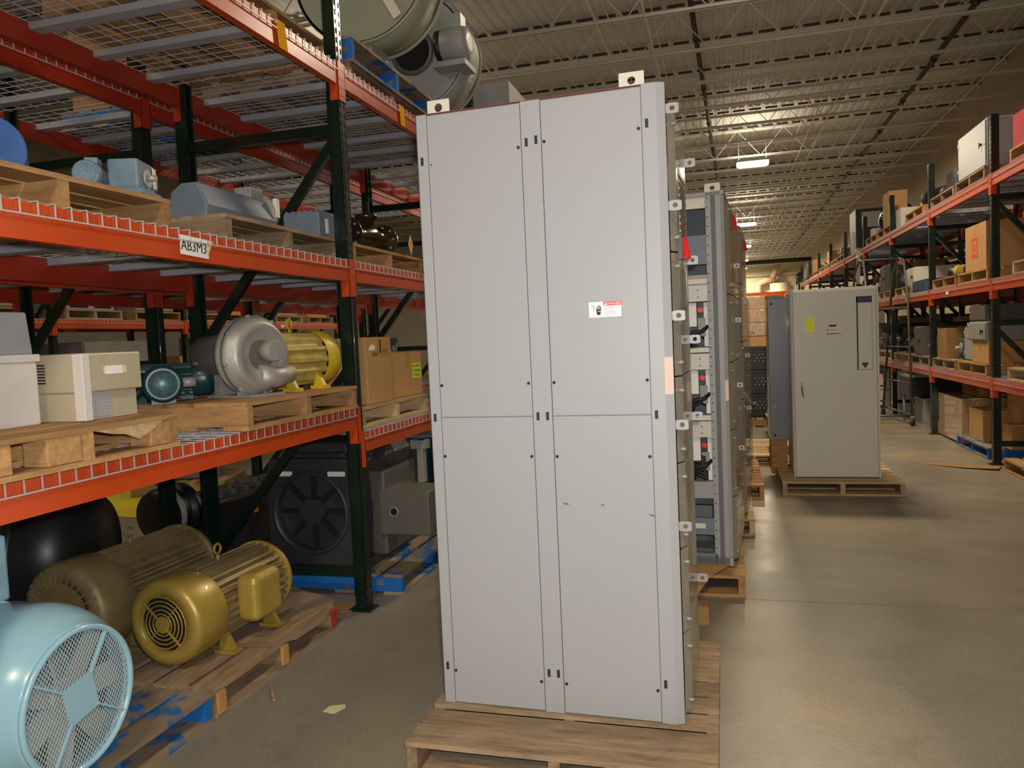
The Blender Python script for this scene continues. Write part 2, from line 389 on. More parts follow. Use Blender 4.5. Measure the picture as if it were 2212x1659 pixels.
y = -7.5; yy = []
while y < 63: yy.append(y); y += 1.8
for y in [12.27+1.8*i for i in range(-11, 29)]:
    k_ = round((62.67-y)/1.8)+1
    r = thing('roof_joist', 'grey open web roof joist spanning the hall, number %s counted from the end wall' % num(k_), 'joist', (0, y, 0), group='open web joists under the roof')
    link('bottom_chord', jm, r); link('web_rods', wm, r)['kind'] = 'stuff'; link('top_chord', tm, r); link('deck_shade_blocks', dmm, r)['kind'] = 'stuff'
# bridging lines along the building
for x, lab in ((-6.2, 'farthest left'), (-3.9, 'above the left racks'), (-1.75, 'left of the tall grey cabinet'), (-1.0, 'right of its twin over the tall cabinet'), (2.2, 'right of the dark pipe near the lamps'), (2.5, 'second right of the lamps'), (3.4, 'near the right sprinkler pipe'), (5.2, 'nearest the right wall')):
    b = MB().bar((x, YF, 6.345), (x, YB, 6.345), 0.03, 0.015).bar((x, YF, 7.0), (x, YB, 7.0), 0.02, 0.012)
    tag(b.obj('bridging_angle', 'joist'), 'long thin steel bridging angle under the joists, '+lab, 'bridging')
def pipe(x0, x1, z, r, lab):
    t = thing('sprinkler_pipe', lab, 'pipe', (0, 0, 0))
    MB().cyl((x0, YF, z), (x1, 60, z), r, 12).obj('pipe_run', 'pipe_dk', t)
    for y in range(-6, 60, 3):
        xx = x0+(x1-x0)*(y-YF)/(60-YF)
        MB().cyl((xx, y, z), (xx, y, z-0.10), 0.018, 8).cyl((xx, y-0.06, z), (xx, y+0.06, z), r*1.35, 12).obj('sprinkler_fitting', 'pipe_dk', t)
pipe(-0.83, 0.66, 6.9, 0.045, 'dark sprinkler pipe running down the aisle ceiling, left of the lamps')
pipe(4.05, 4.85, 6.9, 0.05, 'dark sprinkler pipe under the ceiling near the right wall')
# lamps
ords = ['behind the photographer', 'out of the top of the picture', 'nearest lit lamp in view', 'second lit lamp down the aisle', 'third lit lamp down the aisle', 'fourth lit lamp down the aisle', 'farthest lit lamp by the end wall']
def lamp(x, y, lab):
    t = thing('high_bay_lamp', lab, 'lamp', (x, y, 6.06))
    MB().box(-0.43, 0.43, -0.25, 0.25, 0.03, 0.09).obj('lamp_housing', 'housing', t, 0.01)
    MB().prism([(-0.42, -0.10), (-0.38, -0.19), (-0.30, -0.24), (0.30, -0.24), (0.38, -0.19), (0.42, -0.10), (0.42, 0.10), (0.38, 0.19), (0.30, 0.24), (-0.30, 0.24), (-0.38, 0.19), (-0.42, 0.10)], -0.05, 0.03).obj('diffuser', 'lens', t, 0.01)
    for s in (-0.36, 0.36): MB().cyl((s, 0, 0.09), (s, 0, 1.19), 0.004, 6).obj('hanger', 'galv', t)
for i, yl in enumerate(LAMP_Y): lamp(0.62+0.014*yl, yl, 'bright oblong high bay lamp over the aisle, '+ords[i])
for i, yl in enumerate((3.0, 13.0, 24.0, 36.0)): lamp(-6.4, yl, 'unseen oblong high bay lamp added over the left hand aisle, number %s from the front' % ['one', 'two', 'three', 'four'][i])  # fixtures of the added, unseen lamp row
# end wall fittings
t = thing('exhaust_duct', 'beige elbow duct rising on the far end wall', 'duct', (2.8, 62, 0))
MB().tube([(0, 1.5, 0.0), (0, 1.5, 4.6), (0.1, 1.4, 5.0), (0.6, 1.3, 5.2), (1.3, 1.3, 5.2)], 0.26, 14).obj('duct_pipe', 'duct', t)
MB().tube([(1.0, 1.3, 5.2), (1.6, 1.3, 6.6)], 0.20, 12).obj('duct_branch', 'duct', t)
MB().cyl((1.6, 1.0, 0.0), (1.6, 1.0, 4.9), 0.75, 20).obj('dust_drum', 'wallback', t)
tag(MB().box(1.45, 1.75, 63.2, 63.6, 0, 5.0).obj('steel_column', 'wall'), 'tan steel column standing against the far end wall', 'column')
tag(MB().cyl((XL, 58, 6.2), (XR, 58, 6.2), 0.16, 12).obj('header_pipe', 'pipe_dk'), 'thick dark pipe crossing the hall under the far ceiling', 'pipe')
tag(MB().box(XL, XR, 63.7, 63.9, 5.55, 5.75).obj('wall_girt', 'wall'), 'tan horizontal girt high on the far end wall', 'girt')
t = thing('wall_fan', 'small round black fan high on the far end wall', 'fan', (6.0, 63.7, 5.3))
MB().lathe([(0.0, 0), (0.36, 0.02), (0.40, 0.1), (0.36, 0.2)], (0, -0.2, 0), 'y', 20).obj('fan_housing', 'black', t)
# ------------------------------------------------------------------ pallet racks
BAY = 2.44; DEP = 1.07
def post_meshes(h, tagn):
    p = MB()          # open C column, mouth towards the rack's depth (+x local is towards the rear)
    p.box(0, 0.003, -0.038, 0.038, 0, h).box(0, 0.070, -0.038, -0.035, 0, h).box(0, 0.070, 0.035, 0.038, 0, h)
    p.box(0.067, 0.070, -0.038, -0.020, 0, h).box(0.067, 0.070, 0.020, 0.038, 0, h).box(-0.002, 0.0, -0.010, 0.010, 0, h)
    hl = MB(); z = 0.08
    while z < h-0.03:
        for y in (-0.023, 0.023): hl.box(-0.0012, 0.001, y-0.006, y+0.006, z-0.014, z+0.014)
        for s in (-1, 1):
            hl.box(0.018, 0.032, s*0.0378-0.001, s*0.0378+0.001, z-0.012, z+0.012)
        z += 0.0508
    return p.mesh('upright_post'+tagn, M['green']), hl.mesh('punched_holes'+tagn, M['hole'])
BASEM = MB().box(-0.03, 0.11, -0.06, 0.06, 0, 0.008).mesh('base_plate', M['green'])
def beam_mesh(material, h=0.115, name='load_beam'):
    p = MB().prism([(-0.002, -h), (0.038, -h), (0.038, -0.038), (0.022, -0.038), (0.022, 0), (-0.002, 0)], 0.04, BAY-0.04, 'y')
    return p.mesh(name, material)
def conn_mesh(material, name='beam_connector'):
    p = MB()
    for s, y in ((1, 0),):
        ya, yb = sorted((y-0.002*s, y+0.043*s)); p.box(-0.008, -0.003, ya, yb, -0.20, 0.012)
        ya, yb = sorted((y+0.038*s, y+0.043*s)); p.box(-0.008, 0.045, ya, yb, -0.20, 0.012)
        for z in (-0.03, -0.08, -0.13, -0.17):
            for yy in (0.012, 0.030):
                yc = y+s*yy; p.box(-0.0095, -0.007, yc-0.004, yc+0.004, z-0.005, z+0.005)
    return p.mesh(name, material)
BEAM = {k: (beam_mesh(M[k]), conn_mesh(M[k])) for k in ('orange', 'red_orange')}
def conns(bo, me):
    link('beam_connector', me, bo); link('beam_connector', me, bo, (0, BAY, 0), scale=(1, -1, 1))
def deck_mesh(step=0.0635, fine=True):
    b = MB(); r = 0.0019; L = 1.165; D = DEP
    y = 0.0
    def wire(p, q, rr=r): b.bar(p, q, rr*2, rr*2)
    n = int(L/step)
    for i in range(n+1):
        y = min(L, i*step); wire((-0.008, y, 0.006), (D+0.008, y, 0.006)); wire((-0.008, y, 0.006), (-0.008, y, -0.042)); wire((D+0.008, y, 0.006), (D+0.008, y, -0.042))
    m = 10
    for i in range(m+1):
        x = 0.02+(D-0.04)*i/m; wire((x, 0, 0.001), (x, L, 0.001))
    wire((-0.012, 0, -0.040), (-0.012, L, -0.040), 0.0024); wire((D+0.012, 0, -0.040), (D+0.012, L, -0.040), 0.0024)
    return b.mesh('wire_mesh', M['galv'])
WIRE = deck_mesh()
CHAN = MB().box(0.02, DEP-0.02, -0.030, 0.030, -0.036, -0.033).box(0.02, DEP-0.02, -0.030, -0.027, -0.036, -0.002).box(0.02, DEP-0.02, 0.027, 0.030, -0.036, -0.002).mesh('support_channel', M['channel'])
POSTS = {}
def rack(name, label, xf, side, y0, nb, height, levels, colours=('orange', 'red_orange'), decks=True, wirelabel='', braces=((0.22, 0), (1.47, 0), (2.75, 0)), diags=((2.70, 1.55), (1.40, 0.28)), skip=()):
    """xf: face x; side: -1 depth runs towards -x, +1 towards +x"""
    if height not in POSTS: POSTS[height] = post_meshes(height, '_%d' % int(height*100))
    pm, hm = POSTS[height]
    root = thing(name, label, 'rack', (xf, y0, 0))
    sx = side
    for i in range(nb+1):
        y = i*BAY
        for xx, rot in ((0.0, 0 if side > 0 else PI), (side*DEP, PI if side > 0 else 0)):
            p = link('upright_post', pm, root, (xx, y, 0), (0, 0, rot))
            link('punched_holes', hm, p)['kind'] = 'stuff'; link('base_plate', BASEM, p)
        for z, _ in braces:
            MB().box(0.03 if side > 0 else -DEP+0.03, DEP-0.03 if side > 0 else -0.03, y-0.020, y+0.020, z-0.028, z+0.028).obj('horizontal_brace', 'green', root)
        for za, zb in diags:
            MB().bar((side*0.05, y, za), (side*(DEP-0.05), y, zb), 0.035, 0.05).obj('diagonal_brace', 'green', root)
    for b in range(nb):
        for li, zt in enumerate(levels[b] if isinstance(levels[0], (list, tuple)) else levels):
            for xx, rot, off, c in ((0, 0 if side > 0 else PI, b*BAY if side > 0 else (b+1)*BAY, colours[0]), (side*DEP, PI if side > 0 else 0, (b+1)*BAY if side > 0 else b*BAY, colours[1])):
                if (b, li, xx != 0) in skip: continue
                bo = link('load_beam', BEAM[c][0], root, (xx, off, zt), (0, 0, rot)); conns(bo, BEAM[c][1])
            if decks:
                for k in range(2):
                    yy = y0+b*BAY+0.045+k*1.185
                    lv_ = ['lowest', 'middle', 'top'][li]; wd = thing('wire_deck', 'wire deck, %s shelf of the %s, %s bay, %s half' % (lv_, wirelabel, ['nearest', 'second', 'third', 'fourth', 'fifth', 'sixth', 'seventh', 'eighth', 'ninth'][b], ['near', 'far'][k]), 'wire deck', (xf, yy, zt), group='wire decks on the %s shelf of the %s' % (lv_, wirelabel))
                    sc = (1, 1, 1) if side > 0 else (-1, 1, 1)
                    link('wire_mesh', WIRE, wd, (0, 0, 0.001), scale=sc)['kind'] = 'stuff'
                    for q in (0.2, 0.58, 0.96): link('support_channel', CHAN, wd, (0, q, 0), scale=sc)
    return root
LA = rack('pallet_rack', 'nearest left pallet rack of dark green posts and bright orange beams facing the aisle', -2.02, -1, 4.0-BAY, 3, 3.74, [(1.175, 2.01, 3.10), (1.03, 2.01, 3.10), (1.03, 2.01, 3.10)], wirelabel='near left rack', braces=((0.22, 0), (2.75, 0)))
LB = rack('pallet_rack', 'second left pallet rack standing back to back behind the nearest one', -3.33, -1, 4.0-BAY, 3, 3.74, (1.05, 2.02, 3.10), ('red_orange', 'red_orange'), wirelabel='second left rack', skip=((0, 0, False), (0, 0, True)))
LC = rack('pallet_rack', 'far left pallet rack across the next aisle, seen between the near shelves', -8.0, -1, 5.3, 4, 3.6, (2.03, 3.2), wirelabel='far left rack', braces=((0.22, 0), (2.4, 0)), diags=((2.3, 1.2),))
RA = rack('pallet_rack', 'long right hand pallet rack running down the aisle to the end wall', 2.68, 1, 8.97-BAY, 9, 3.58, (0.90, 1.92, 2.98), wirelabel='right rack', diags=((2.70, 1.55), (1.40, 0.28)))
RB = rack('pallet_rack', 'rear right pallet rack standing back to back behind the long right rack', 4.0, 1, 8.97-BAY, 6, 3.58, (0.90, 1.92, 2.98), ('red_orange', 'red_orange'), decks=False)
# rack beyond the row of grey cabinets, across the far end of the hall
def endrack():
    root = thing('pallet_rack', 'orange pallet rack standing crosswise at the far end behind the grey cabinets', 'rack', (-2.2, 36, 0), -PI/2)
    pm, hm = POSTS[3.58]
    for i in range(3):
        for xx, rot in ((0.0, 0), (DEP, PI)):
            p = link('upright_post', pm, root, (xx, i*BAY, 0), (0, 0, rot)); link('base_plate', BASEM, p)
        for zt in (0.5, 1.1, 1.8, 2.4, 3.1):
            if i < 2:
                for xx, rot, off in ((0, 0, i*BAY), (DEP, PI, (i+1)*BAY)):
                    bo = link('load_beam', BEAM['orange'][0], root, (xx, off, zt), (0, 0, rot)); conns(bo, BEAM['orange'][1])
    root.rotation_euler = (0, 0, PI/2); root.location = (3.3, 36, 0)
endrack()
# paper labels and tags on the beams
t = thing('shelf_label', 'white paper label handwritten AB3M3 taped on the orange beam', 'label', (-2.012, 2.645, 1.952))
MB().box(-0.0003, 0.0009, -0.085, 0.085, -0.038, 0.038).obj('paper_strip', 'white', t)
MB().prism([(0.072, -0.036), (0.115, 0.036), (0.072, 0.038)], 0.001, 0.0016, 'x').obj('masking_tape', 'masking', t)
text('handwriting', 'AB3M3', 0.060, 'ink', t, (0.0016, -0.004, -0.002), RIGHT, sx=0.86)
t.rotation_euler = (math.radians(-2), 0, 0)
def beam_label(x, y, z, rot, lab, w=0.12, h=0.05, m='white'):
    o = box(-0.0004, 0.001, -w/2, w/2, -h/2, h/2).obj('shelf_label', m); o.location = (x, y, z); o.rotation_euler = (0, 0, rot); tag(o, lab, 'label')
for y, lab in ((3.39, 'bright yellow tag hanging on the top orange beam left of the near post'), (4.84, 'bright yellow tag on the top orange beam beside the tall grey cabinet')):
    o = MB().prism([(-0.030, -0.085), (0.045, -0.085), (0.030, 0.045), (-0.045, 0.045)], 0, 0.0015, 'x').obj('hanging_tag', 'tag'); o.location = (-2.007, y, 3.06); tag(o, lab, 'tag')
for i, (y, z) in enumerate(((10.55, 1.86), (12.7, 1.86), (14.9, 1.86), (17.6, 1.86))):
    beam_label(2.671, y, z, 0, 'small white paper label on the middle beam of the right rack, %s bay' % ['second', 'third', 'fourth', 'fifth'][i])
for i, (y, z) in enumerate(((9.55, 1.97), (12.9, 1.97))): beam_label(-7.996, y, z, 0, 'small white paper label on the far left rack beam, %s of two' % ['left', 'right'][i])
# ------------------------------------------------------------------ pallets
def pallet(label, x, y, z, w=1.02, d=1.2, rz=0.0, kind='wood', run='x', nb=7, bf=0.80, group=None, ends=None, h=0.125):
    """x,y centre; stringers run along local `run` axis x (length w) and boards across (length d along y)"""
    t = thing('pallet', label, 'pallet', (x, y, z), rz, group)
    if run == 'y': w, d = d, w; t.rotation_euler = (0, 0, rz+PI/2)
    key = (kind, round(w, 2), round(d, 2), nb, h, bf)
    if key not in PMESH:
        top = kind if kind != 'wood_blue' else 'wood_bluetop'
        bw = w/nb*bf
        PMESH[key] = (MB().box(-w/2+0.004, w/2-0.004, -0.020, 0.020, 0.018, h-0.018).mesh('stringer', M[kind]),
                      MB().box(-d/2, d/2, -bw/2, bw/2, 0, 0.018).mesh('deck_board', M[top]),
                      MB().box(-d/2, d/2, -0.065, 0.065, 0, 0.018).mesh('lead_board', M[top]))
    sm, bm_, lm = PMESH[key]
    for i, yy in enumerate((-d/2+0.022, 0, d/2-0.022)):
        link('stringer', sm, t, (0, yy, 0))
    for i in range(nb):
        link('deck_board', bm_ if 0 < i < nb-1 else lm, t, (-w/2+0.065+(w-0.13)*i/(nb-1), 0, h-0.018), (0, 0, PI/2+random.uniform(-.005, .005)))
    for xx in (-w/2+0.065, -w*0.17, w*0.17, w/2-0.065): link('bottom_board', lm, t, (xx, 0, 0), (0, 0, PI/2))
    return t
PMESH = {}
# ------------------------------------------------------------------ boxes
def carton(label, x, y, z, w, d, h, rz=0, m='card', tape=True, cat='box', name='cardboard_box', group=None):
    t = thing(name, label, cat, (x, y, z), rz, group)
    box(-w/2, w/2, -d/2, d/2, 0.001, h-0.003).obj('box_body', m, t, 0.004)
    g = 0.003
    MB().box(-w/2, w/2, -d/2, -g, h-0.003, h+0.001).box(-w/2, w/2, g, d/2, h-0.003, h+0.001).obj('top_flaps', m, t)
    if tape: MB().box(-w/2-0.001, w/2+0.001, -0.025, 0.025, h+0.001, h+0.0018).box(w/2+0.0002, w/2+0.001, -0.025, 0.025, h-0.10, h+0.0018).box(-w/2-0.001, -w/2-0.0002, -0.025, 0.025, h-0.10, h+0.0018).obj('packing_tape', 'tape', t)
    return t
# ------------------------------------------------------------------ electric motor, axis along local x, fan end at +x
def motor(label, x, y, z, L=0.5, r=0.14, rz=0, body='yellow', cover=None, feet=True, jbox='side', fins=28, shaft=0.1, eye=True, cat='motor', grille=True, group=None, dusty=None):
    t = thing('electric_motor', label, cat, (x, y, z), rz, group)
    cover = cover or body; dusty = dusty or body
    cz = r*1.12 if feet else r
    n = fins*4; poly = []
    for i in range(n):
        a = 2*PI*i/n; k = i % 4; rr = r*(0.97 if k in (0, 1) else 0.84); poly.append((rr*math.cos(a), rr*math.sin(a)))
    fb = 0.22*L
    MB().prism(poly, -L/2+fb*0.45, L/2-fb, 'x', (0, 0, cz)).obj('finned_frame', dusty, t)
    MB().lathe([(r*0.34, -L/2-0.015), (r*0.5, -L/2), (r*0.86, -L/2+0.02), (r*0.99, -L/2+fb*0.35), (r*0.99, -L/2+fb*0.5)], (0, 0, cz), 'x', 36).obj('end_bell', body, t)
    MB().lathe([(r*1.0, L/2-fb*1.15), (r*1.03, L/2-fb), (r*1.03, L/2-0.035), (r*0.98, L/2-0.012), (r*0.86, L/2), (r*0.66, L/2+0.001), (r*0.66, L/2-0.03)], (0, 0, cz), 'x', 40, caps=False).obj('fan_cover', cover, t)
    g = MB()
    if not grille: MB().cyl((L/2-0.032, 0, cz), (L/2-0.01, 0, cz), r*0.70, 24).obj('cover_plate', cover, t)
    if grille:
        for k in range(1, 6):
            ra = r*(0.16+0.1*k); g.tube([(L/2+0.002, ra*math.cos(a*PI/12), cz+ra*math.sin(a*PI/12)) for a in range(24)], 0.0035, 5, closed=True)
        for k in range(4):
            a = k*PI/2+PI/4; g.bar((L/2, 0.12*r*math.cos(a), cz+0.12*r*math.sin(a)), (L/2+0.001, 0.68*r*math.cos(a), cz+0.68*r*math.sin(a)), 0.012, 0.004)
        g.cyl((L/2-0.003, 0, cz), (L/2+0.003, 0, cz), r*0.2, 16)
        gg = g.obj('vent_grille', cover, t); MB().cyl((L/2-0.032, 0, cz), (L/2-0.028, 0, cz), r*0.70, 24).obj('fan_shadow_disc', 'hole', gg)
    if shaft: MB().cyl((-L/2-shaft, 0, cz), (-L/2, 0, cz), r*0.16, 14).obj('shaft', 'silver', t)
    if feet:
        for sx in (-0.26, 0.18):
            for sy in (-1, 1):
                MB().box(sx*L-0.03, sx*L+0.03, sy*r*0.45 if sy > 0 else -r*1.02, r*1.02 if sy > 0 else -r*0.45, 0, 0.018).add([(sx*L-0.012, sy*r*0.5, 0.018), (sx*L+0.012, sy*r*0.5, 0.018), (sx*L+0.012, sy*r*0.95, 0.018), (sx*L-0.012, sy*r*0.95, 0.018), (sx*L-0.012, sy*r*0.62, cz*0.62), (sx*L+0.012, sy*r*0.62, cz*0.62)],
                    [(0, 1, 2, 3), (0, 4, 5, 1), (2, 5, 4, 3), (0, 3, 4), (1, 5, 2)]).obj('foot', body, t)
    if jbox:
        j = {'side': (0.0, -r*1.18, cz+r*0.15), 'far': (0.0, r*1.18, cz+r*0.15), 'top': (0.0, 0, cz+r*1.15)}[jbox]
        b = MB().cb(j, (L*0.28, r*0.66, r*(0.95 if jbox != 'far' else 1.2)) if jbox != 'top' else (L*0.28, r*0.9, r*0.5)).obj('terminal_box', cover, t, r*(0.06 if jbox != 'far' else 0.22), seg=4)
        if jbox != 'far': MB().cb((j[0], j[1]+(-r*0.32 if jbox == 'side' else r*0.32 if jbox == 'far' else 0), j[2]+(r*0.26 if jbox == 'top' else 0)), (L*0.29, 0.006, r*0.97) if jbox != 'top' else (L*0.29, r*0.92, 0.006)).obj('box_lid', cover, b, 0.002)
    if eye:
        MB().cyl((0, 0, cz+r*0.9), (0, 0, cz+r*1.08), 0.009, 8).tube([(0.024*math.cos(a*PI/8), 0, cz+r*1.08+0.028+0.024*math.sin(a*PI/8)) for a in range(16)], 0.007, 6, closed=True).obj('eye_bolt', body, t)
    return t
# ------------------------------------------------------------------ electrical enclosure
def enclosure(label, x, y, z, w, d, h, rz=0, m='grey_paint', cat='cabinet', name='electrical_cabinet', face='y', group=None, door=True, knob=True):
    t = thing(name, label, cat, (x, y, z), rz, group)
    box(-w/2, w/2, -d/2, d/2, 0, h).obj('cabinet_body', m, t, 0.006)
    if door:
        dr = box(-w/2+0.015, w/2-0.015, -d/2-0.016, -d/2-0.001, 0.015, h-0.015).obj('door', m, t, 0.004)
        if knob: MB().cyl((w*0.36, -d/2-0.016, h*0.5), (w*0.36, -d/2-0.035, h*0.5), 0.014, 10).box(w*0.36-0.007, w*0.36+0.007, -d/2-0.042, -d/2-0.034, h*0.5-0.04, h*0.5+0.02).obj('latch_handle', 'black', dr)
        for zz in (0.2, 0.8): MB().cyl((-w/2+0.012, -d/2-0.014, h*zz-0.03), (-w/2+0.012, -d/2-0.014, h*zz+0.03), 0.008, 8).obj('hinge', m, dr)
    return t
# ------------------------------------------------------------------ small pumps, gearboxes and mixed machinery
def gearbox(label, x, y, z, s=0.3, rz=0, m='greenm', cat='gearbox', group=None):
    t = thing('gearbox', label, cat, (x, y, z), rz, group)
    MB().box(-s*0.5, s*0.4, -s*0.32, s*0.32, 0.02, s*0.75).obj('gear_housing', m, t, s*0.06)
    MB().box(-s*0.55, s*0.45, -s*0.42, s*0.42, 0, 0.02).obj('base_flange', m, t)
    MB().lathe([(s*0.30, 0), (s*0.30, s*0.06), (s*0.22, s*0.08), (s*0.22, s*0.45), (s*0.18, s*0.5), (0.0, s*0.5)], (s*0.4, 0, s*0.42), 'x', 20).obj('input_housing', m, t)
    MB().cyl((-s*0.05, -s*0.32, s*0.4), (-s*0.05, -s*0.52, s*0.4), s*0.07, 12).cyl((-s*0.05, -s*0.32, s*0.4), (-s*0.05, -s*0.36, s*0.4), s*0.2, 16).obj('output_shaft', 'silver', t)
    MB().cyl((0, 0, s*0.75), (0, 0, s*0.85), s*0.06, 10).obj('filler_cap', 'copper', t)
    return t
def valve(label, x, y, z, s=0.3, rz=0, m='copper', group=None):
    t = thing('flanged_valve', label, 'valve', (x, y, z), rz, group)
    MB().lathe([(s*0.42, -s*0.9), (s*0.42, -s*0.8), (s*0.22, -s*0.78), (s*0.24, -s*0.3), (s*0.36, 0), (s*0.24, s*0.3), (s*0.22, s*0.78), (s*0.42, s*0.8), (s*0.42, s*0.9)], (0, 0, s*0.42), 'x', 24).obj('valve_body', m, t)
    MB().lathe([(s*0.2, 0), (s*0.2, s*0.3), (s*0.32, s*0.32), (s*0.32, s*0.42), (s*0.1, s*0.44), (s*0.08, s*0.8)], (0, 0, s*0.6), 'z', 18).obj('bonnet', m, t)
    for sx in (-0.85, 0.85):
        b = MB()
        for k in range(8):
            a = k*PI/4; b.cyl((sx*s-0.05*s*2, s*0.34*math.cos(a), s*0.42+s*0.34*math.sin(a)), (sx*s+0.1*s, s*0.34*math.cos(a), s*0.42+s*0.34*math.sin(a)), s*0.03, 6)
        b.obj('flange_bolts', 'silver', t)
    return t
def drum(label, x, y, z, r, h, m, rz=0, axis='z', cat='drum', group=None):
    t = thing('steel_drum', label, cat, (x, y, z), rz, group)
    c = (0, 0, 0) if axis == 'z' else (0, 0, r)
    MB().lathe([(r*0.96, 0.01), (r, 0), (r, 0.02), (r*0.97, 0.03), (r*0.97, h*0.33), (r, h*0.345), (r*0.97, h*0.36), (r*0.97, h*0.66), (r, h*0.675), (r*0.97, h*0.69), (r*0.97, h-0.03), (r, h-0.02), (r, h), (r*0.96, h-0.01)], c, axis, 32).obj('drum_shell', m, t)
    return t
def wrapped_stack(label, x, y, z, w, d, h, rz=0, nz=2, nx=1, ny=2, cat='wrapped load', m='wrap'):
    t = thing('wrapped_load', label, cat, (x, y, z), rz)
    for k in range(nz):
        for i in range(nx):
            for j in range(ny):
                g = 0.006
                box(-w/2+w*i/nx+g, -w/2+w*(i+1)/nx-g, -d/2+d*j/ny+g, -d/2+d*(j+1)/ny-g, h*k/nz+g*0.6, h*(k+1)/nz-g*0.6).obj('wrapped_carton', m, t, 0.006)
    return t
# ------------------------------------------------------------------ ground level, left
GZ = 0.0
pallet('blue-sided worn pallet under the light blue motor, bottom left', -2.68, 2.13, 0, 1.2, 1.04, kind='wood_blue')
p2 = pallet('weathered pallet with a red-painted block end under the two gold motors', -2.68, 3.19, 0, 1.2, 1.02, kind='wood_old')
for yy in (-0.488, 0.0): MB().box(0.597, 0.612, yy-0.024, yy+0.024, 0.018, 0.107).obj('raw_block_end', 'raw_end', p2)
MB().box(0.597, 0.612, 0.465, 0.512, 0.018, 0.105).obj('red_end', 'red_paint', p2, label='red-painted stringer end')
def sheet(name, pts, th, m, label, cat='cardboard sheet', nx=10):
    # pts: list of (x,y,z) edge A and edge B lists -> curved sheet with thickness
    A, B = pts; n = len(A); b = MB()
    vs = [Vector(p) for p in A]+[Vector(p) for p in B]; lo = [v-Vector((0, 0, th)) for v in vs]
    f = []
    for i in range(n-1):
        f += [(i, i+1, n+i+1, n+i), (2*n+i, 3*n+i, 3*n+i+1, 2*n+i+1), (i, 2*n+i, 2*n+i+1, i+1), (n+i, n+i+1, 3*n+i+1, 3*n+i)]
    f += [(0, n, 3*n, 2*n), (n-1, 3*n-1, 4*n-1, 2*n-1)]
    b.add(vs+lo, f); return tag(b.obj(name, m), label, cat)
sheet('cardboard_sheet', ([(-2.62, 3.02, 0.131), (-2.62, 3.4, 0.131), (-2.60, 3.75, 0.131), (-2.6, 3.98, 0.128)], [(-2.12, 3.12, 0.131), (-2.04, 3.25, 0.120), (-2.03, 3.50, 0.118), (-2.12, 3.78, 0.132)]), 0.004, 'card_dull', 'brown cardboard sheet under the gold motor, edge drooping towards the aisle')
sheet('cardboard_scrap', ([(-2.45, 3.98, 0.006), (-2.3, 4.05, 0.012), (-2.12, 4.08, 0.008)], [(-2.4, 3.80, 0.006), (-2.28, 3.84, 0.010), (-2.07, 3.96, 0.006)]), 0.004, 'card_dark', 'flat cardboard scrap on the floor at the foot of the near rack post')
tag(MB().bar((-2.02, 2.98, 0.006), (-1.93, 2.86, 0.006), 0.012, 0.008).obj('wood_splinter', 'wood_old'), 'thin wood splinter on the floor beside the gold motor pallet', 'splinter')
t = MB().prism([(-0.035, -0.03), (0.02, -0.04), (0.045, 0.02), (0.03, 0.045), (-0.03, 0.02)], 0, 0.002).obj('paper_scrap', 'masking'); t.location = (-1.63, 2.84, 0.001); tag(t, 'torn beige paper scrap lying on the open floor left of the tall cabinet', 'paper')
# light blue motor with screened fan cowl
t = thing('electric_motor', 'large light blue motor with a wire-screened fan cowl, bottom left corner', 'motor', (-2.0, 1.935, 0.126), math.radians(2))
R = 0.292; CZ = 0.318
MB().lathe([(R*0.97, -0.34), (R, -0.32), (R, -0.18), (R*0.985, -0.145), (R*0.94, -0.10), (R*0.87, -0.055), (R*0.81, -0.032), (R*0.80, -0.020), (R*0.785, -0.016), (R*0.77, -0.04)], (0, 0, CZ), 'x', 64, caps=False).obj('fan_cowl', 'ltblue', t)
ring = MB().tube([(-0.012, R*0.760*math.cos(a*PI/32), CZ+R*0.760*math.sin(a*PI/32)) for a in range(64)], 0.011, 8, closed=True).obj('screen_ring', 'ltblue', t)
g = MB(); Rm = R*0.745; st = 0.0115; q = -Rm+st
while q < Rm:
    hh = math.sqrt(Rm*Rm-q*q)
    for s in (1, -1):
        c, sn = math.cos(s*0.62), math.sin(s*0.62)
        g.bar((-0.014+0.001*s, q*c+hh*sn, CZ-q*sn+hh*c), (-0.014+0.001*s, q*c-hh*sn, CZ-q*sn-hh*c), 0.0019, 0.0019, (1, 0, 0))
    q += st
g.obj('wire_screen', mat('screen_wire_paint', (0.40, 0.49, 0.53), 0.4), t)['kind'] = 'stuff'
pl = MB().box(-0.012, -0.008, -0.062, 0.062, CZ-0.062, CZ+0.062)
pl.xf(Matrix.Translation((0, 0, CZ)) @ Matrix.Rotation(0.18, 4, 'X') @ Matrix.Translation((0, 0, -CZ))).obj('centre_plate', 'ltblue', t)
for k in range(4):
    a = k*PI/2+PI/4+0.18; MB().bar((-0.010, 0.08*math.cos(a), CZ+0.08*math.sin(a)), (-0.010, R*0.76*math.cos(a), CZ+R*0.76*math.sin(a)), 0.010, 0.006).obj('screen_spoke', 'ltblue', t)
fb = MB()
for k in range(7):
    a = k*2*PI/7; fb.bar((-0.07, 0.05*math.cos(a), CZ+0.05*math.sin(a)), (-0.07, R*0.74*math.cos(a), CZ+R*0.74*math.sin(a)), 0.075, 0.008, (1, 0.5*math.sin(a), 0.4))
fb.cyl((-0.10, 0, CZ), (-0.05, 0, CZ), 0.07, 20).obj('cooling_fan', 'grey_paint', t)
MB().lathe([(R*0.5, -0.16), (R*0.93, -0.15), (R*0.93, -0.14), (R*0.5, -0.13)], (0, 0, CZ), 'x', 40, caps=False).obj('fan_backplate', 'dkgrey', t)
poly = []
for i in range(160):
    a = 2*PI*i/160; k = i % 4; rr = R*(0.99 if k in (0, 1) else 0.87); poly.append((rr*math.cos(a), rr*math.sin(a)))
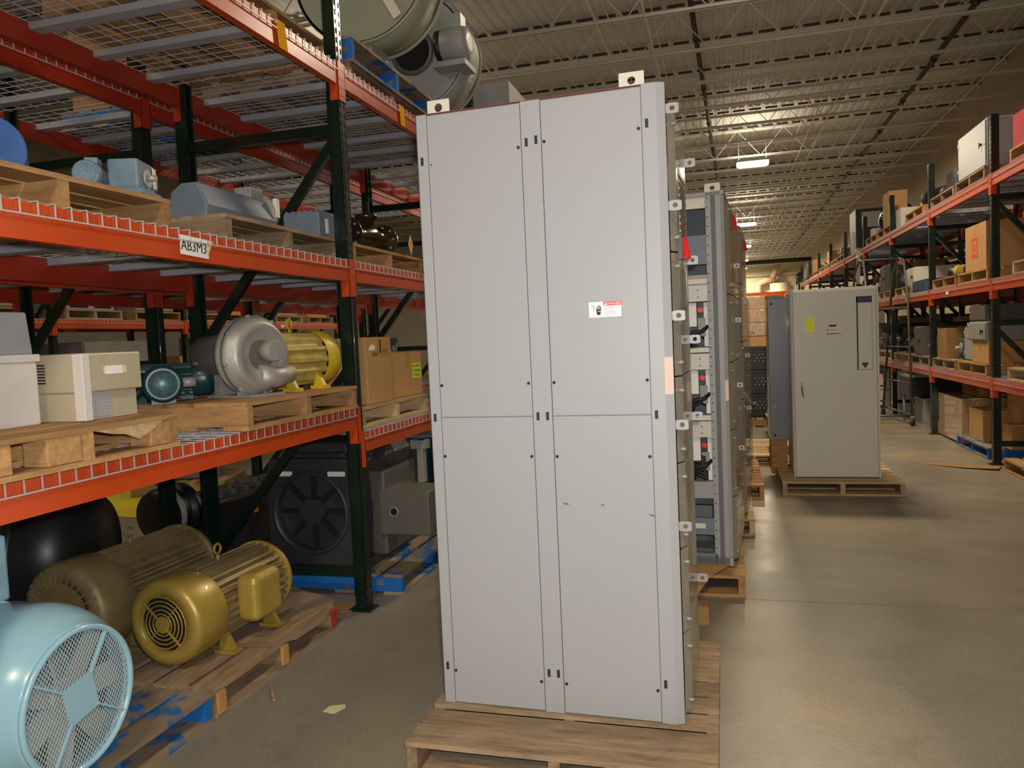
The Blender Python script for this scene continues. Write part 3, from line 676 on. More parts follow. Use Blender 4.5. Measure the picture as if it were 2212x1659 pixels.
MB().prism(poly, -0.86, -0.29, 'x', (0, 0, CZ)).obj('finned_frame', 'ltblue', t)
MB().lathe([(0.06, -1.0), (0.16, -0.97), (R, -0.88), (R, -0.84)], (0, 0, CZ), 'x', 48).obj('end_bell', 'ltblue', t)
MB().box(-0.68, -0.40, -0.14, 0.14, CZ+R*0.9, CZ+R+0.20).obj('terminal_box', 'ltblue', t, 0.012)
for sx in (-0.75, -0.42):
    for s in (-1, 1): MB().box(sx-0.05, sx+0.05, s*0.17-0.07, s*0.17+0.07, 0, 0.03).box(sx-0.015, sx+0.015, s*0.17-0.05, s*0.17+0.05, 0.03, 0.16).obj('foot', 'ltblue', t)
# gold motors
motor('glossy gold motor with round slotted fan cover, front one of the two gold motors', -2.40, 3.17, 0.126+0.004, L=0.78, r=0.190, rz=-PI/2-0.03, body='gold', dusty='gold_dust', jbox='far')
motor('dusty gold motor with exposed fins, behind the glossy gold one', -2.90, 3.16, 0.126, L=0.86, r=0.225, rz=-PI/2-0.02, body='gold_dust', jbox=None, grille=False)
t = bpy.data.objects['electric_motor.002']
for k in range(30):
    a = 2*PI*k/30; MB().bar((0.42, 0.215*math.cos(a), 0.252+0.215*math.sin(a)), (0.436, 0.14*math.cos(a), 0.252+0.14*math.sin(a)), 0.006, 0.012, (1, 0, 0)).obj('end_fin', 'gold_dust', t)
# black tank motor and black machinery on the ground behind
t = thing('black_tank', 'round black tank motor lying on the ground behind the light blue motor', 'motor', (-3.72, 3.18, 0.0), 0.35)
MB().lathe([(0.10, -0.55), (0.28, -0.52), (0.37, -0.44), (0.385, -0.30), (0.385, 0.30), (0.36, 0.40), (0.28, 0.48), (0.10, 0.52)], (0, 0, 0.50), 'x', 48).obj('tank_shell', 'black', t)
for sx in (-0.3, -0.05, 0.2): MB().lathe([(0.386, sx-0.02), (0.394, sx-0.015), (0.394, sx+0.015), (0.386, sx+0.02)], (0, 0, 0.50), 'x', 48).obj('band', 'blackm', t)
for sx in (-0.3, 0.25): MB().box(sx-0.05, sx+0.05, -0.3, 0.3, 0, 0.16).obj('skid', 'blackm', t)
MB().cyl((0.28, -0.28, 0.18), (0.33, -0.33, 0.16), 0.03, 10).obj('drain_plug', 'zinc', t)
t = thing('black_gearmotor', 'long black geared machine lying on the ground behind the gold motors', 'machine', (-3.78, 5.30, 0), PI/2-0.1)
MB().box(-0.60, 0.62, -0.26, 0.26, 0.03, 0.44).obj('machine_body', 'blackm', t, 0.02)
MB().lathe([(0.10, -0.14), (0.17, -0.13), (0.19, -0.08), (0.19, 0.02), (0.16, 0.03), (0.16, 0.06), (0.20, 0.07), (0.20, 0.12)], (-0.72, 0.0, 0.40), 'x', 28).obj('roller_drum', 'black', t)
MB().lathe([(0.185, -0.075), (0.196, -0.07), (0.196, -0.055), (0.19, -0.05)], (-0.72, 0.0, 0.40), 'x', 28).lathe([(0.195, -0.06), (0.2, -0.05), (0.2, -0.035), (0.195, -0.025)], (-0.72, 0.0, 0.40), 'x', 28).obj('bright_bands', 'zinc', t)
for k in range(8): MB().cyl((-0.5+k*0.145, -0.1+0.05*(k % 2), 0.44), (-0.5+k*0.145, -0.1+0.05*(k % 2), 0.51), 0.018, 8).box(-0.53+k*0.145, -0.47+k*0.145, -0.14, 0.02, 0.44, 0.47).obj('terminal_stud', 'dkgrey', t)
box(-0.2, -0.09, -0.263, -0.26, 0.28, 0.33).obj('orange_plate', 'orange_ink', t)
MB().box(-0.62, 0.64, -0.30, -0.2, 0, 0.03).box(-0.62, 0.64, 0.2, 0.3, 0, 0.03).obj('base_rails', 'blackm', t)
# big charcoal motor on the blue pallet
pallet('blue pallet under the big charcoal motor, beside the near rack post', -2.52, 4.88, 0, 1.2, 1.26, kind='wood_blue')
t = thing('large_motor', 'big square-ended charcoal motor on a blue pallet behind the near rack post', 'motor', (-2.53, 4.78, 0.126), 0)
fr = MB()
n = 32; r0 = 0.245; W = 0.31; cz = 0.37
def sq(a, w, h0, h1):
    ca, sa = math.cos(a), math.sin(a); k = min(w/abs(ca) if abs(ca) > 1e-6 else 9, (h1 if sa > 0 else h0)/abs(sa) if abs(sa) > 1e-6 else 9); return (ca*k, cz+sa*k)
vs = []
for y in (-0.50, -0.44):
    for j in range(n):
        a = 2*PI*(j+.5)/n; p = sq(a, W, 0.34, 0.34); vs.append((p[0], y, p[1])); vs.append((r0*math.cos(a), y, cz+r0*math.sin(a)))
fs = []
for j in range(n):
    a, b = 2*j, 2*((j+1) % n); N = 2*n
    fs += [(a, b, b+1, a+1), (N+a+1, N+b+1, N+b, N+a), (a, N+a, N+b, b), (a+1, b+1, N+b+1, N+a+1)]
fr.add(vs, fs).obj('end_frame', 'charcoal', t, 0.006)
MB().lathe([(0.245, -0.44), (0.245, -0.53), (0.262, -0.525), (0.27, -0.50)], (0, 0, cz), 'y', 40, caps=False).obj('opening_rim', 'charcoal', t)
MB().prism([(-0.31, 0.05), (0.31, 0.05), (0.33, 0.35), (0.30, 0.66), (0.2, 0.74), (-0.2, 0.74), (-0.30, 0.66), (-0.33, 0.35)], -0.44, 0.52, 'y').obj('motor_frame', 'charcoal', t, 0.02)
MB().lathe([(0.0, -0.49), (0.09, -0.49), (0.10, -0.44), (0.20, -0.435)], (0, 0, cz), 'y', 6, False).obj('bearing_housing', 'charcoal', t)
sb = MB()
for k in range(8):
    a = k*PI/4; sb.bar((0.08*math.cos(a), -0.46, cz+0.08*math.sin(a)), (0.25*math.cos(a), -0.46, cz+0.25*math.sin(a)), 0.03, 0.02, (0, 1, 0))
sb.obj('spider_arms', 'blackm', t)
MB().box(-0.24, 0.24, -0.40, 0.48, 0.70, 0.80).obj('top_cover', 'charcoal', t, 0.03)
MB().box(-0.24, -0.12, -0.505, -0.502, 0.60, 0.63).box(0.13, 0.25, -0.505, -0.502, 0.60, 0.63).obj('name_plate', 'white', t)
MB().box(0.30, 0.42, -0.30, 0.22, 0.05, 0.60).obj('side_bracket', 'dkgrey', t, 0.02)
j = MB().box(0.40, 0.74, -0.36, -0.06, 0.20, 0.48).obj('terminal_box', 'olive_dk', t, 0.01)
MB().tube([(0.50+0.028*math.cos(a*PI/8), -0.363, 0.35+0.028*math.sin(a*PI/8)) for a in range(16)], 0.005, 6, closed=True).obj('conduit_ring', 'zinc', j)
MB().cyl((0.50, -0.362, 0.35), (0.50, -0.36, 0.35), 0.026, 16).obj('conduit_hole', 'hole', j)
MB().box(-0.35, -0.2, -0.45, 0.45, 0, 0.06).box(0.2, 0.35, -0.45, 0.45, 0, 0.06).obj('mounting_feet', 'charcoal', t, 0.008)
MB().box(0.42, 0.47, 0.25, 0.30, 0.42, 0.72).box(0.38, 0.5, 0.24, 0.31, 0.66, 0.72).obj('lifting_bracket', 'grey_paint', t)
carton('dark blue upright box in shade behind the big charcoal motor', -2.35, 5.9, 0, 0.5, 0.5, 0.78, m='dkblue', tape=False)
# ------------------------------------------------------------------ shelf one (lower) of the near left rack
Z1 = 1.175+0.009; ZP = Z1+0.126
def wide_pallet(label, x, y, z, w, d, **k): return pallet(label, x, y, z, w, d, **k)
pa = pallet('new yellow pine pallet under the white cabinet and beige drive, lower left shelf', -2.48, 2.02, Z1, 1.0, 0.84, kind='wood')
for yy in (-0.34, -0.09, 0.35): MB().box(0.40, 0.495, yy-0.07, yy+0.06, 0.019, 0.106).obj('corner_block', 'wood', pa, 0.004)
MB().prism([(0.02, 0.108), (0.34, 0.108), (0.30, 0.085), (0.22, 0.055), (0.16, 0.080), (0.1, 0.088)], 0.490, 0.498, 'x').obj('split_wood', 'wood_pale', pa)
pb = pallet('tan pallet under the silver blower and yellow motor, lower left shelf', -2.48, 3.395, Z1, 1.0, 1.03, kind='wood')
t = thing('switch_box', 'white steel switch box with a grey upper half, far left on the lower shelf', 'cabinet', (-2.50, 1.84, ZP))
box(-0.24, 0.24, -0.26, 0.265, 0, 0.215).obj('white_lower_case', 'offwhite', t, 0.006)
box(-0.248, 0.248, -0.268, 0.273, 0.215, 0.242).obj('case_lip', 'offwhite', t, 0.004)
MB().prism([(-0.23, 0.242), (0.235, 0.242), (0.218, 0.385), (-0.2, 0.385)], -0.25, 0.258, 'y').obj('grey_upper_case', 'mcc_dk', t, 0.005)
MB().box(0.20, 0.236, 0.07, 0.10, 0.243, 0.252).obj('latch', 'copper', t)
t = thing('variable_drive', 'beige drive unit with side vents and an open mesh bay, lower left shelf', 'drive', (-2.36, 2.31, ZP)); t.scale = (1.12, 0.80, 1.0)
MB().box(-0.22, 0.205, -0.185, 0.165, 0.10, 0.238).obj('upper_case', 'beige', t, 0.007)
MB().box(-0.20, 0.185, -0.175, 0.155, 0.0, 0.10).obj('lower_case', 'beige', t, 0.004)
MB().box(0.17, 0.209, -0.189, -0.145, 0.002, 0.236).obj('corner_trim', 'offwhite', t, 0.003)
v = MB()
for cx_ in range(5):
    for k in range(7):
        x0 = -0.175+cx_*0.052; z0 = 0.135+k*0.0105; v.box(x0, x0+0.030, -0.1862, -0.184, z0, z0+0.0055)
v.obj('vent_slots', 'seam', t)
MB().box(0.184, 0.1865, -0.125, -0.005, 0.008, 0.092).obj('open_bay', 'mcc_dk', t)
gm = MB()
for k in range(9): gm.bar((0.1875, -0.12+k*0.0135, 0.01), (0.1875, -0.12+k*0.0135, 0.09), 0.0015, 0.0015)
for k in range(7): gm.bar((0.188, -0.123, 0.015+k*0.012), (0.188, -0.007, 0.015+k*0.012), 0.0015, 0.0015)
gm.obj('bay_mesh', 'galv', t)
MB().box(0.2052, 0.2064, -0.055, 0.045, 0.160, 0.190).obj('paper_label', 'white', t); MB().box(0.2050, 0.2058, -0.065, 0.07, 0.162, 0.188).obj('tape_strip', 'masking', t)
motor('small dark teal gear motor, left one behind the beige drive', -2.66, 2.98, Z1+0.126, L=0.26, r=0.075, rz=-PI/2+0.5, body='teal', jbox=None, eye=False, fins=16)
motor('dark teal ribbed motor between the beige drive and the silver blower', -2.62, 3.22, ZP, L=0.36, r=0.085, rz=0.55, body='teal', jbox=None, eye=False, fins=18)
t = thing('steel_gear_cap', 'teal housing with a round pitted steel cap, behind the beige drive', 'gearbox', (-2.45, 2.93, ZP), -PI/2+0.75)
MB().lathe([(0.05, -0.12), (0.075, -0.10), (0.085, 0.0), (0.085, 0.06), (0.07, 0.07)], (0, 0, 0.09), 'x', 24).obj('round_housing', 'teal', t)
MB().lathe([(0.062, 0.068), (0.060, 0.075), (0.0, 0.076)], (0, 0, 0.09), 'x', 24).obj('pitted_cap', mat('pitted_teal_steel', (0.12, 0.22, 0.24), 0.4, 0.4, vary=0.6, scale=40), t)
MB().box(-0.10, 0.05, -0.05, 0.05, 0, 0.03).obj('foot', 'teal', t)
MB().cyl((0.0, 0.08, 0.09), (0.0, 0.14, 0.09), 0.024, 12).obj('side_boss', 'zinc', t)
# silver side channel blower
t = thing('ring_blower', 'cast silver ring blower with black motor cap and a ribbed intake stub', 'blower', (-2.18, 3.25, ZP), -0.26)
MB().lathe([(0.13, -0.075), (0.175, -0.07), (0.188, -0.05), (0.188, -0.035), (0.180, -0.03), (0.180, -0.01), (0.192, -0.005), (0.192, 0.012), (0.182, 0.02), (0.165, 0.055), (0.140, 0.070), (0.118, 0.058), (0.10, 0.05), (0.0, 0.05)], (0, 0, 0.198), 'x', 56).obj('ring_housing', 'silver', t)
MB().lathe([(0.05, 0.045), (0.05, 0.115), (0.045, 0.118)], (0, 0.03, 0.215), 'x', 24).obj('intake_stub', 'grey_paint', t)
MB().lathe([(0.075, 0.05), (0.078, 0.02), (0.05, 0.015)], (0, 0.0, 0.198), 'x', 24).obj('hub_cover', 'silver', t)
MB().tube([(0.03, -0.02, 0.10), (0.04, 0.08, 0.085), (0.03, 0.19, 0.10)], [0.055, 0.052, 0.048], 20).obj('outlet_duct', 'silver', t)
MB().lathe([(0.05, -0.34), (0.10, -0.33), (0.108, -0.31), (0.108, -0.17), (0.092, -0.14), (0.085, -0.07)], (0, -0.01, 0.20), 'x', 32).obj('motor_cap', 'dkgrey', t)
MB().lathe([(0.062, -0.385), (0.085, -0.375), (0.088, -0.35), (0.088, -0.32)], (0, -0.01, 0.20), 'x', 10, False).obj('hex_cap', 'dkgrey', t)
for k in range(8):
    a = k*PI/4+0.2; MB().cyl((0.0, 0.19*math.cos(a), 0.198+0.19*math.sin(a)), (0.024, 0.19*math.cos(a), 0.198+0.19*math.sin(a)), 0.009, 8).obj('bolt_lug', 'zinc', t)
MB().box(-0.22, 0.08, -0.11, 0.11, 0, 0.012).box(-0.02, 0.0, -0.1, 0.1, 0.01, 0.09).box(-0.2, -0.16, -0.08, 0.08, 0.01, 0.11).obj('base_foot', 'silver', t)
box(-0.30, -0.27, -0.115, -0.105, 0.165, 0.20).obj('conduit_plug', 'zinc', t)
motor('bright yellow finned motor with an eye bolt, right end of the lower left shelf', -2.23, 3.66, ZP, L=0.53, r=0.148, rz=PI/2-0.12, body='yellow', dusty='yellow_dirty', jbox=None, shaft=0, fins=14)
# bay two, lower shelf
Z1b = 1.03+0.009
pallet('light tan pallet under the two cardboard boxes beside the near post', -2.57, 4.65, Z1b, 1.02, 1.04, kind='wood_pale')
t = carton('tall narrow cardboard box with a torn white label, just right of the near post', -2.25, 4.48, Z1b+0.126, 0.30, 0.36, 0.415)
MB().prism([(-0.05, 0), (0.03, 0.0), (0.045, 0.02), (0.01, 0.035), (-0.035, 0.025)], 0.1502, 0.1512, 'x', (0, -0.10, 0.335)).obj('torn_label', 'white', t)
MB().box(0.1503, 0.1510, 0.01, 0.16, 0.29, 0.40).obj('wide_tape', 'tape', t)
text('handwriting', '6000', 0.045, 'brown_ink', t, (0.1516, -0.06, 0.31), RIGHT)
text('handwriting', '45%.', 0.042, 'brown_ink', t, (0.1518, 0.09, 0.325), RIGHT)
t = carton('cardboard box with a yellow-green DO NOT DOUBLE STACK sticker beside the tall cabinet', -2.30, 5.02, Z1b+0.126, 0.34, 0.40, 0.305, rz=-0.12)
s = MB().box(0.1702, 0.1712, 0.06, 0.18, 0.12, 0.225).obj('stack_sticker', 'sticker', t)
for k, w_ in enumerate(('DO NOT', 'DOUBLE', 'STACK')): text('sticker_text', w_, 0.028, 'ink', t, (0.1716, 0.12, 0.205-0.032*k), RIGHT)
box(-0.2, 0.2, -0.22, 0.22, 0, 0.20).obj('black_bin', 'black', None, 0.01, (-2.55, 5.45, Z1b+0.001)); bpy.data.objects['black_bin'].scale = (1, 1, 2.0)
tag(bpy.data.objects['black_bin'], 'black plastic bin behind the cardboard boxes beside the tall cabinet', 'bin')
t = thing('bearing_ring', 'dark grey flanged ring resting on the black bin behind the boxes', 'ring', (-2.55, 5.45, Z1b+0.402))
MB().lathe([(0.10, 0), (0.17, 0.0), (0.17, 0.02), (0.13, 0.03), (0.13, 0.10), (0.15, 0.11), (0.15, 0.14), (0.10, 0.14), (0.10, 0)], (0, 0, 0), 'z', 32, caps=False).obj('ring_body', 'dkgrey', t)
for k in range(4): MB().box(0.13, 0.133, -0.012, 0.012, 0.04, 0.08).xf(Matrix.Rotation(k*0.6-1.4, 4, 'Z')).obj('lug_tab', 'zinc', t)
# ------------------------------------------------------------------ shelf two (middle)
Z2 = 2.01+0.009; ZQ = Z2+0.126
pallet('brown pallet under the blue-grey pump on the middle left shelf', -2.60, 2.12, Z2, 1.0, 1.03, kind='wood')
pallet('brown pallet under the long grey motor, ending at the near post', -2.55, 3.52, Z2, 0.9, 1.06, kind='wood_old')
pallet('reddish pallet behind the near post on the middle left shelf', -2.60, 4.75, Z2, 1.0, 1.10, kind='wood')
drum('blue cylinder end on lying on the middle left shelf, cut by the frame', -2.47, 2.17, ZQ+0.02, 0.118, 0.34, 'blue', axis='y', cat='cylinder').rotation_euler = (0, 0, 0.80)
MB().box(-0.1, 0.1, 0.05, 0.3, -0.019, 0.02).obj('cradle', 'wood_old', bpy.data.objects['steel_drum'])
motor('dusty steel-blue pump motor on the brown pallet, middle left shelf', -2.26, 2.42, ZQ, L=0.22, r=0.05, rz=-PI/2+0.5, body='steelblue', jbox='top', eye=False, fins=14)
t = gearbox('dusty blue gearbox with a white tag, left of the long grey motor', -2.20, 2.55, ZQ, 0.18, 1.9, 'steelblue')
MB().box(0.03, 0.06, -0.067, -0.065, 0.04, 0.12).obj('paper_tag', 'white', t)
t = thing('long_motor', 'long pale grey motor with a round flange, middle left shelf', 'motor', (-2.42, 3.50, ZQ), PI/2+0.02)
MB().prism([(-0.09, 0.0), (0.09, 0.0), (0.11, 0.05), (0.09, 0.15), (0.03, 0.19), (-0.06, 0.19), (-0.11, 0.08)], -0.36, 0.24, 'x').obj('motor_case', 'bluegrey', t, 0.01)
MB().lathe([(0.095, 0.22), (0.115, 0.225), (0.115, 0.26), (0.09, 0.265), (0.08, 0.30), (0.0, 0.305)], (0, 0, 0.12), 'x', 32).obj('end_flange', 'grey_paint', t)
MB().box(0.10, 0.22, -0.05, 0.05, 0.19, 0.25).obj('connection_box', 'grey_paint', t, 0.006)
MB().cyl((-0.3, -0.07, 0.035), (0.20, -0.10, 0.030), 0.022, 12).obj('copper_conduit', 'copper', t)
MB().box(0.226, 0.262, -0.118, -0.10, 0.10, 0.20).obj('paper_label', 'white', t)
t = enclosure('blue-grey ribbed box with a white tag, close to the near post on the middle shelf', -2.22, 3.93, ZQ, 0.20, 0.22, 0.13, PI/2, 'bluegrey', 'motor', 'ribbed_box', door=False)
for k in range(6): MB().box(-0.095, 0.095, -0.10+k*0.038, -0.09+k*0.038, 0.13, 0.142).obj('cooling_rib', 'bluegrey', t)
MB().box(-0.03, 0.0, -0.112, -0.110, 0.02, 0.10).obj('paper_tag', 'white', t)
valve('dark shiny flanged valve on the pallet right of the near post', -2.25, 4.72, ZQ, 0.24, PI/2-0.15, 'bronze')
t = thing('warning_sign', 'small diamond sign in yellow and red hanging by the dark valve', 'sign', (-2.07, 5.02, ZQ+0.07), 0); t.scale = (1, .75, .75)
MB().prism([(-0.055, 0), (0, -0.085), (0.055, 0), (0, 0.085)], 0, 0.002, 'x').obj('sign_plate', 'white', t)
MB().prism([(-0.045, 0), (0, -0.070), (0.045, 0), (0, 0.070)], 0.002, 0.0028, 'x').obj('yellow_field', 'tag', t)
text('sign_letter', 'D', 0.06, 'redlab', t, (0.0032, 0, 0), RIGHT)
box(-0.001, 0.001, -0.006, 0.006, -0.11, -0.08).obj('sign_stalk', 'zinc', t)
t = thing('wire_crate', 'black open mesh crate on the middle shelf behind the near post', 'crate', (-2.72, 5.15, ZQ))
c = MB()
for k in range(7):
    c.bar((-0.2, -0.2+k*0.066, 0), (-0.2, -0.2+k*0.066, 0.3), 0.008, 0.008).bar((0.2, -0.2+k*0.066, 0), (0.2, -0.2+k*0.066, 0.3), 0.008, 0.008).bar((-0.2+k*0.066, -0.2, 0), (-0.2+k*0.066, -0.2, 0.3), 0.008, 0.008).bar((-0.2+k*0.066, 0.2, 0), (-0.2+k*0.066, 0.2, 0.3), 0.008, 0.008)
for k in range(5):
    for s in (-0.2, 0.2): c.bar((s, -0.2, k*0.075), (s, 0.2, k*0.075), 0.008, 0.008).bar((-0.2, s, k*0.075), (0.2, s, k*0.075), 0.008, 0.008)
c.obj('crate_mesh', 'black', t)
# ------------------------------------------------------------------ shelf three (top)
Z3 = 3.10+0.009
pallet('brown pallet at the top shelf edge left of the near post', -2.55, 3.50, Z3, 0.9, 1.06, kind='wood')
pallet('worn brown pallet at the upper left corner on the top shelf', -2.55, 2.25, Z3, 1.02, 1.06, kind='wood_old')
carton('dark brown crate box on the top shelf above the yellow tag', -2.62, 3.35, Z3+0.126, 0.7, 0.7, 0.5, m='card_dark')
pallet('weathered pallet lying under the blue one on the top shelf', -2.58, 4.86, Z3, 1.02, 1.26, kind='wood_old', h=0.09)
pallet('bright blue pallet under the two big fans, right of the near post', -2.56, 4.90, Z3+0.092, 1.02, 1.34, kind='wood_blue', h=0.155)
def blower(label, x, y, z, r, zc, depth, m, strip=False):
    t = thing('centrifugal_fan', label, 'fan', (x, y, z))
    n = 56; poly = []
    for i in range(n):
        a = 2*PI*i/n-PI/2; rr = r*(1.0+0.03*(i/n)); poly.append((rr*math.cos(a), zc+rr*math.sin(a)))
    MB().prism(poly, 0, depth, 'y', smooth=True).obj('scroll_housing', m, t)
    MB().lathe([(r*0.33, -0.003), (r*0.38, -0.015), (r*0.40, -0.015), (r*0.42, 0)], (0, 0, zc), 'y', 40, caps=False).obj('inlet_ring', 'dkgrey', t)
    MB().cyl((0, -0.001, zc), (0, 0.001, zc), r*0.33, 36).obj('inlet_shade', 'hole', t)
    for yy in (0, depth-0.02): MB().lathe([(r*0.99, yy), (r*1.04, yy), (r*1.04, yy+0.012), (r*0.99, yy+0.012)], (0, 0, zc), 'y', 56, caps=False).obj('housing_flange', m, t)
    MB().box(-r*0.55, r*0.10, 0.04, depth-0.04, 0, zc-r*0.85).obj('support_stand', m, t)
    return t
f1 = blower('big olive-grey fan housing with tape strips, top of the picture', -2.20, 4.70, Z3+0.249, 0.455, 0.60, 0.34, 'olive')
MB().box(0.13, 0.19, -0.0225, -0.0215, 0.20, 0.52).xf(Matrix.Translation((0.16, 0, 0.36)) @ Matrix.Rotation(-0.5, 4, 'Y') @ Matrix.Translation((-0.12, 0, -0.34))).obj('tape_strip', 'cream', f1)
pallet('grey pallet at the back of the top shelf under the second fan', -2.58, 5.97, Z3, 1.02, 0.72, kind='wood_old')
f2 = blower('second grey fan housing with a side motor, behind the olive fan', -2.27, 5.74, Z3+0.128, 0.43, 0.56, 0.40, 'blower')
MB().lathe([(0.115, 0), (0.125, 0.01), (0.125, 0.17), (0.115, 0.20), (0.06, 0.215)], (0.28, -0.06, 0.54), 'x', 28).obj('drive_motor', 'blower', f2)
MB().cyl((0.24, -0.06, 0.54), (0.28, -0.06, 0.54), 0.118, 28).obj('motor_inlet', 'blackm', f2)
MB().box(0.22, 0.48, -0.16, 0.10, 0.36, 0.40).obj('motor_bracket', 'blower', f2)
MB().box(0.38, 0.44, -0.10, 0.02, 0.64, 0.76).obj('lifting_tab', 'blower', f2)
enclosure('pale grey cabinet on the top shelf behind the fans', -2.13, 7.0, Z3+0.001, 0.75, 0.6, 0.70, 0, 'blower')
# second rack and middle ground behind
for (x, y, z, lab, k) in ((-3.9, 2.4, 2.03, 'tan pallet on the middle shelf of the second rack, left end', 'wood'), (-3.9, 4.9, 2.03, 'tan pallet on the middle shelf of the second rack, behind the valve', 'wood_old'), (-3.9, 5.0, 3.11, 'blue pallet on the top shelf of the second rack', 'wood_blue'), (-3.9, 2.6, 3.11, 'dark pallet on the top shelf of the second rack', 'wood_old')):
    pallet(lab, x, y, z, 1.0, 1.1, kind=k)
enclosure('dull grey box on the middle shelf of the second rack', -3.9, 4.9, 2.03+0.127, 0.7, 0.8, 0.35, 0.1, 'dkgrey', 'box')
gearbox('dark machine on the middle shelf of the second rack, left end', -3.85, 2.4, 2.03+0.127, 0.4, 0.4, 'dkgrey')
wrapped_stack('film-wrapped load on the blue pallet of the second rack', -3.9, 5.0, 3.11+0.127, 0.9, 1.0, 0.6, 0, 2, 1, 2, m='card_dark')
tag(MB().box(-0.12, 0.12, -0.15, 0.15, 0, 0.20).obj('black_bin', 'black', None, 0.01, (-3.75, 6.0, 1.061)), 'black bin on the second rack behind the boxes', 'bin')
enclosure('white steel cabinet on the second rack behind the yellow motor', -3.85, 7.4, 1.061, 0.6, 0.9, 0.45, 0, 'offwhite', 'cabinet')
carton('brown box on the lower shelf of the second rack', -3.80, 4.5, 1.061, 0.5, 0.5, 0.30, 0.1)
motor('black motor on the lower shelf of the second rack behind the near post', -3.8, 5.3, 1.061, L=0.5, r=0.14, rz=0.3, body='blackm', eye=False)
# next aisle and far left rack
sheet('floor_sheet', ([(-7.1, 6.2, 0.006), (-7.0, 7.2, 0.006), (-6.6, 7.9, 0.006)], [(-4.75, 5.9, 0.006), (-4.75, 6.6, 0.006), (-5.0, 7.6, 0.006)]), 0.004, 'floory', 'scuffed bright yellow sheet on the floor of the next aisle', 'floor sheet')
pallet('small pale pallet standing on the yellow sheet in the next aisle', -5.85, 7.35, 0.008, 1.0, 0.8, rz=0.3, kind='wood_pale')
t = enclosure('grey box on the small pallet over the yellow sheet', -5.8, 7.4, 0.135, 0.5, 0.4, 0.42, 0.3, 'mcc_dk', 'box')
def beigecab(label, x, y, w, h, lab2=True):
    t = enclosure(label, x, y, 0.0, w, 0.7, h, 0.15, 'beige', 'cabinet')
    MB().box(-w*0.15, w*0.03, -0.368, -0.366, h*0.62, h*0.68).obj('black_label', 'ink', t); MB().box(w*0.03, w*0.16, -0.368, -0.366, h*0.62, h*0.68).obj('red_label', 'redlab', t)
    return t
beigecab('beige cabinet with a black and red label in the next aisle, right one', -5.35, 8.55, 0.95, 0.95)
beigecab('beige cabinet with small red and grey labels in the next aisle, left one', -6.15, 8.9, 0.55, 0.9)
FZ = 2.03+0.01
far = [(5.9, 'carton', 'card'), (7.0, 'enc', 'grey_paint'), (8.45, 'bins', 'grey_paint'), (9.64, 'enc', 'grey_paint'), (10.7, 'enc', 'dkgrey'), (11.7, 'carton', 'wood'), (13.22, 'enc', 'grey_paint'), (14.4, 'carton', 'card')]
for i, (y, k, m) in enumerate(far):
    nm = ['first', 'second', 'third', 'fourth', 'fifth', 'sixth', 'seventh', 'eighth'][i]
    pallet('tan pallet on the far left rack, %s from the left' % nm, -8.5, y, FZ, 0.95, 0.95, kind=('wood_pale', 'wood')[i % 2])
    if k == 'carton': carton('cardboard box on the %s pallet of the far left rack' % nm, -8.45, y, FZ+0.127, 0.7, 0.75, 0.32, m='card')
    elif k == 'bins':
        t = enclosure('grey twin-bay unit on the %s pallet of the far left rack' % nm, -8.4, y, FZ+0.127, 0.8, 0.6, 0.22, PI/2, 'mcc', 'cabinet', door=False)
        for s in (-0.2, 0.2): MB().prism([(s-0.15, 0.03), (s+0.15, 0.03), (s+0.11, 0.17), (s-0.11, 0.17)], -0.306, -0.302, 'y').obj('bay_opening', 'hole', t)
    else: enclosure('%s enclosure on the %s pallet of the far left rack' % ('dark grey' if m == 'dkgrey' else 'pale grey', nm), -8.45, y, FZ+0.127, 0.8, 0.7, 0.5, PI/2, m)
for i, (y, w_, h_, m, lab) in enumerate(((6.3, 1.2, 1.55, 'card_dark', 'brown crate standing under the far left rack, leftmost'), (7.25, 0.4, 1.5, 'charcoal', 'dark upright bundle under the far left rack'), (9.0, 1.6, 1.75, 'grey_paint', 'broad dull grey cabinet under the far left rack'), (10.6, 0.9, 1.5, 'card', 'tan carton under the far left rack beside the grey cabinet'), (11.8, 1.4, 1.8, 'mcc_dk', 'tall grey cabinet under the far left rack'), (14.0, 1.3, 1.4, 'beige', 'beige cabinet under the far left rack, rightmost'))):
    if m in ('card', 'card_dark'): carton(lab, -8.6, y, 0, 0.8, w_*0.8, h_, m=m)
    else: enclosure(lab, -8.6, y, 0, w_*0.8, 0.8, h_, PI/2, m)
# ------------------------------------------------------------------ the tall grey cabinet in the foreground
pallet('weathered pallet under the tall grey cabinet in the foreground', -0.585, 2.96, 0, 1.07, 1.07, run='y', kind='wood_old', nb=8, h=0.130, bf=0.68)
W, H, D = 0.925, 2.245, 0.56
t = thing('control_cabinet', 'tall light grey control cabinet with four flat panels and a DANGER label, foreground', 'cabinet', (-1.092, 2.735, 0.131), math.radians(-1.6))
# frame: body behind, corner posts, centre mullion, four panels
MB().box(0.02, W-0.02, 0.012, D, 0.0, H).obj('cabinet_body', 'mcc_dk', t)
MB().prism([(0.0, 0.022), (0.012, 0.0), (0.052, 0.0), (0.052, 0.030), (0.0, 0.030)], 0, H, 'z').obj('corner_post', 'mcc', t, 0.001)
MB().prism([(W, 0.030), (W, 0.016), (W-0.028, 0.0), (W-0.078, 0.0), (W-0.078, 0.030)], 0, H+0.004, 'z').obj('corner_post', 'mcc', t, 0.001)
MB().box(0.416, 0.488, 0.0, 0.030, 0, H).obj('centre_mullion', 'mcc', t, 0.001)
SP = 1.113
for (x0, x1) in ((0.0545, 0.4135), (0.4905, W-0.0805)):
    for (z0, z1) in ((0.004, SP-0.0015), (SP+0.0015, H-0.006)):
        p = MB().box(x0, x1, 0.0, 0.012, z0, z1).obj('flat_panel', 'mcc', t, 0.0015)
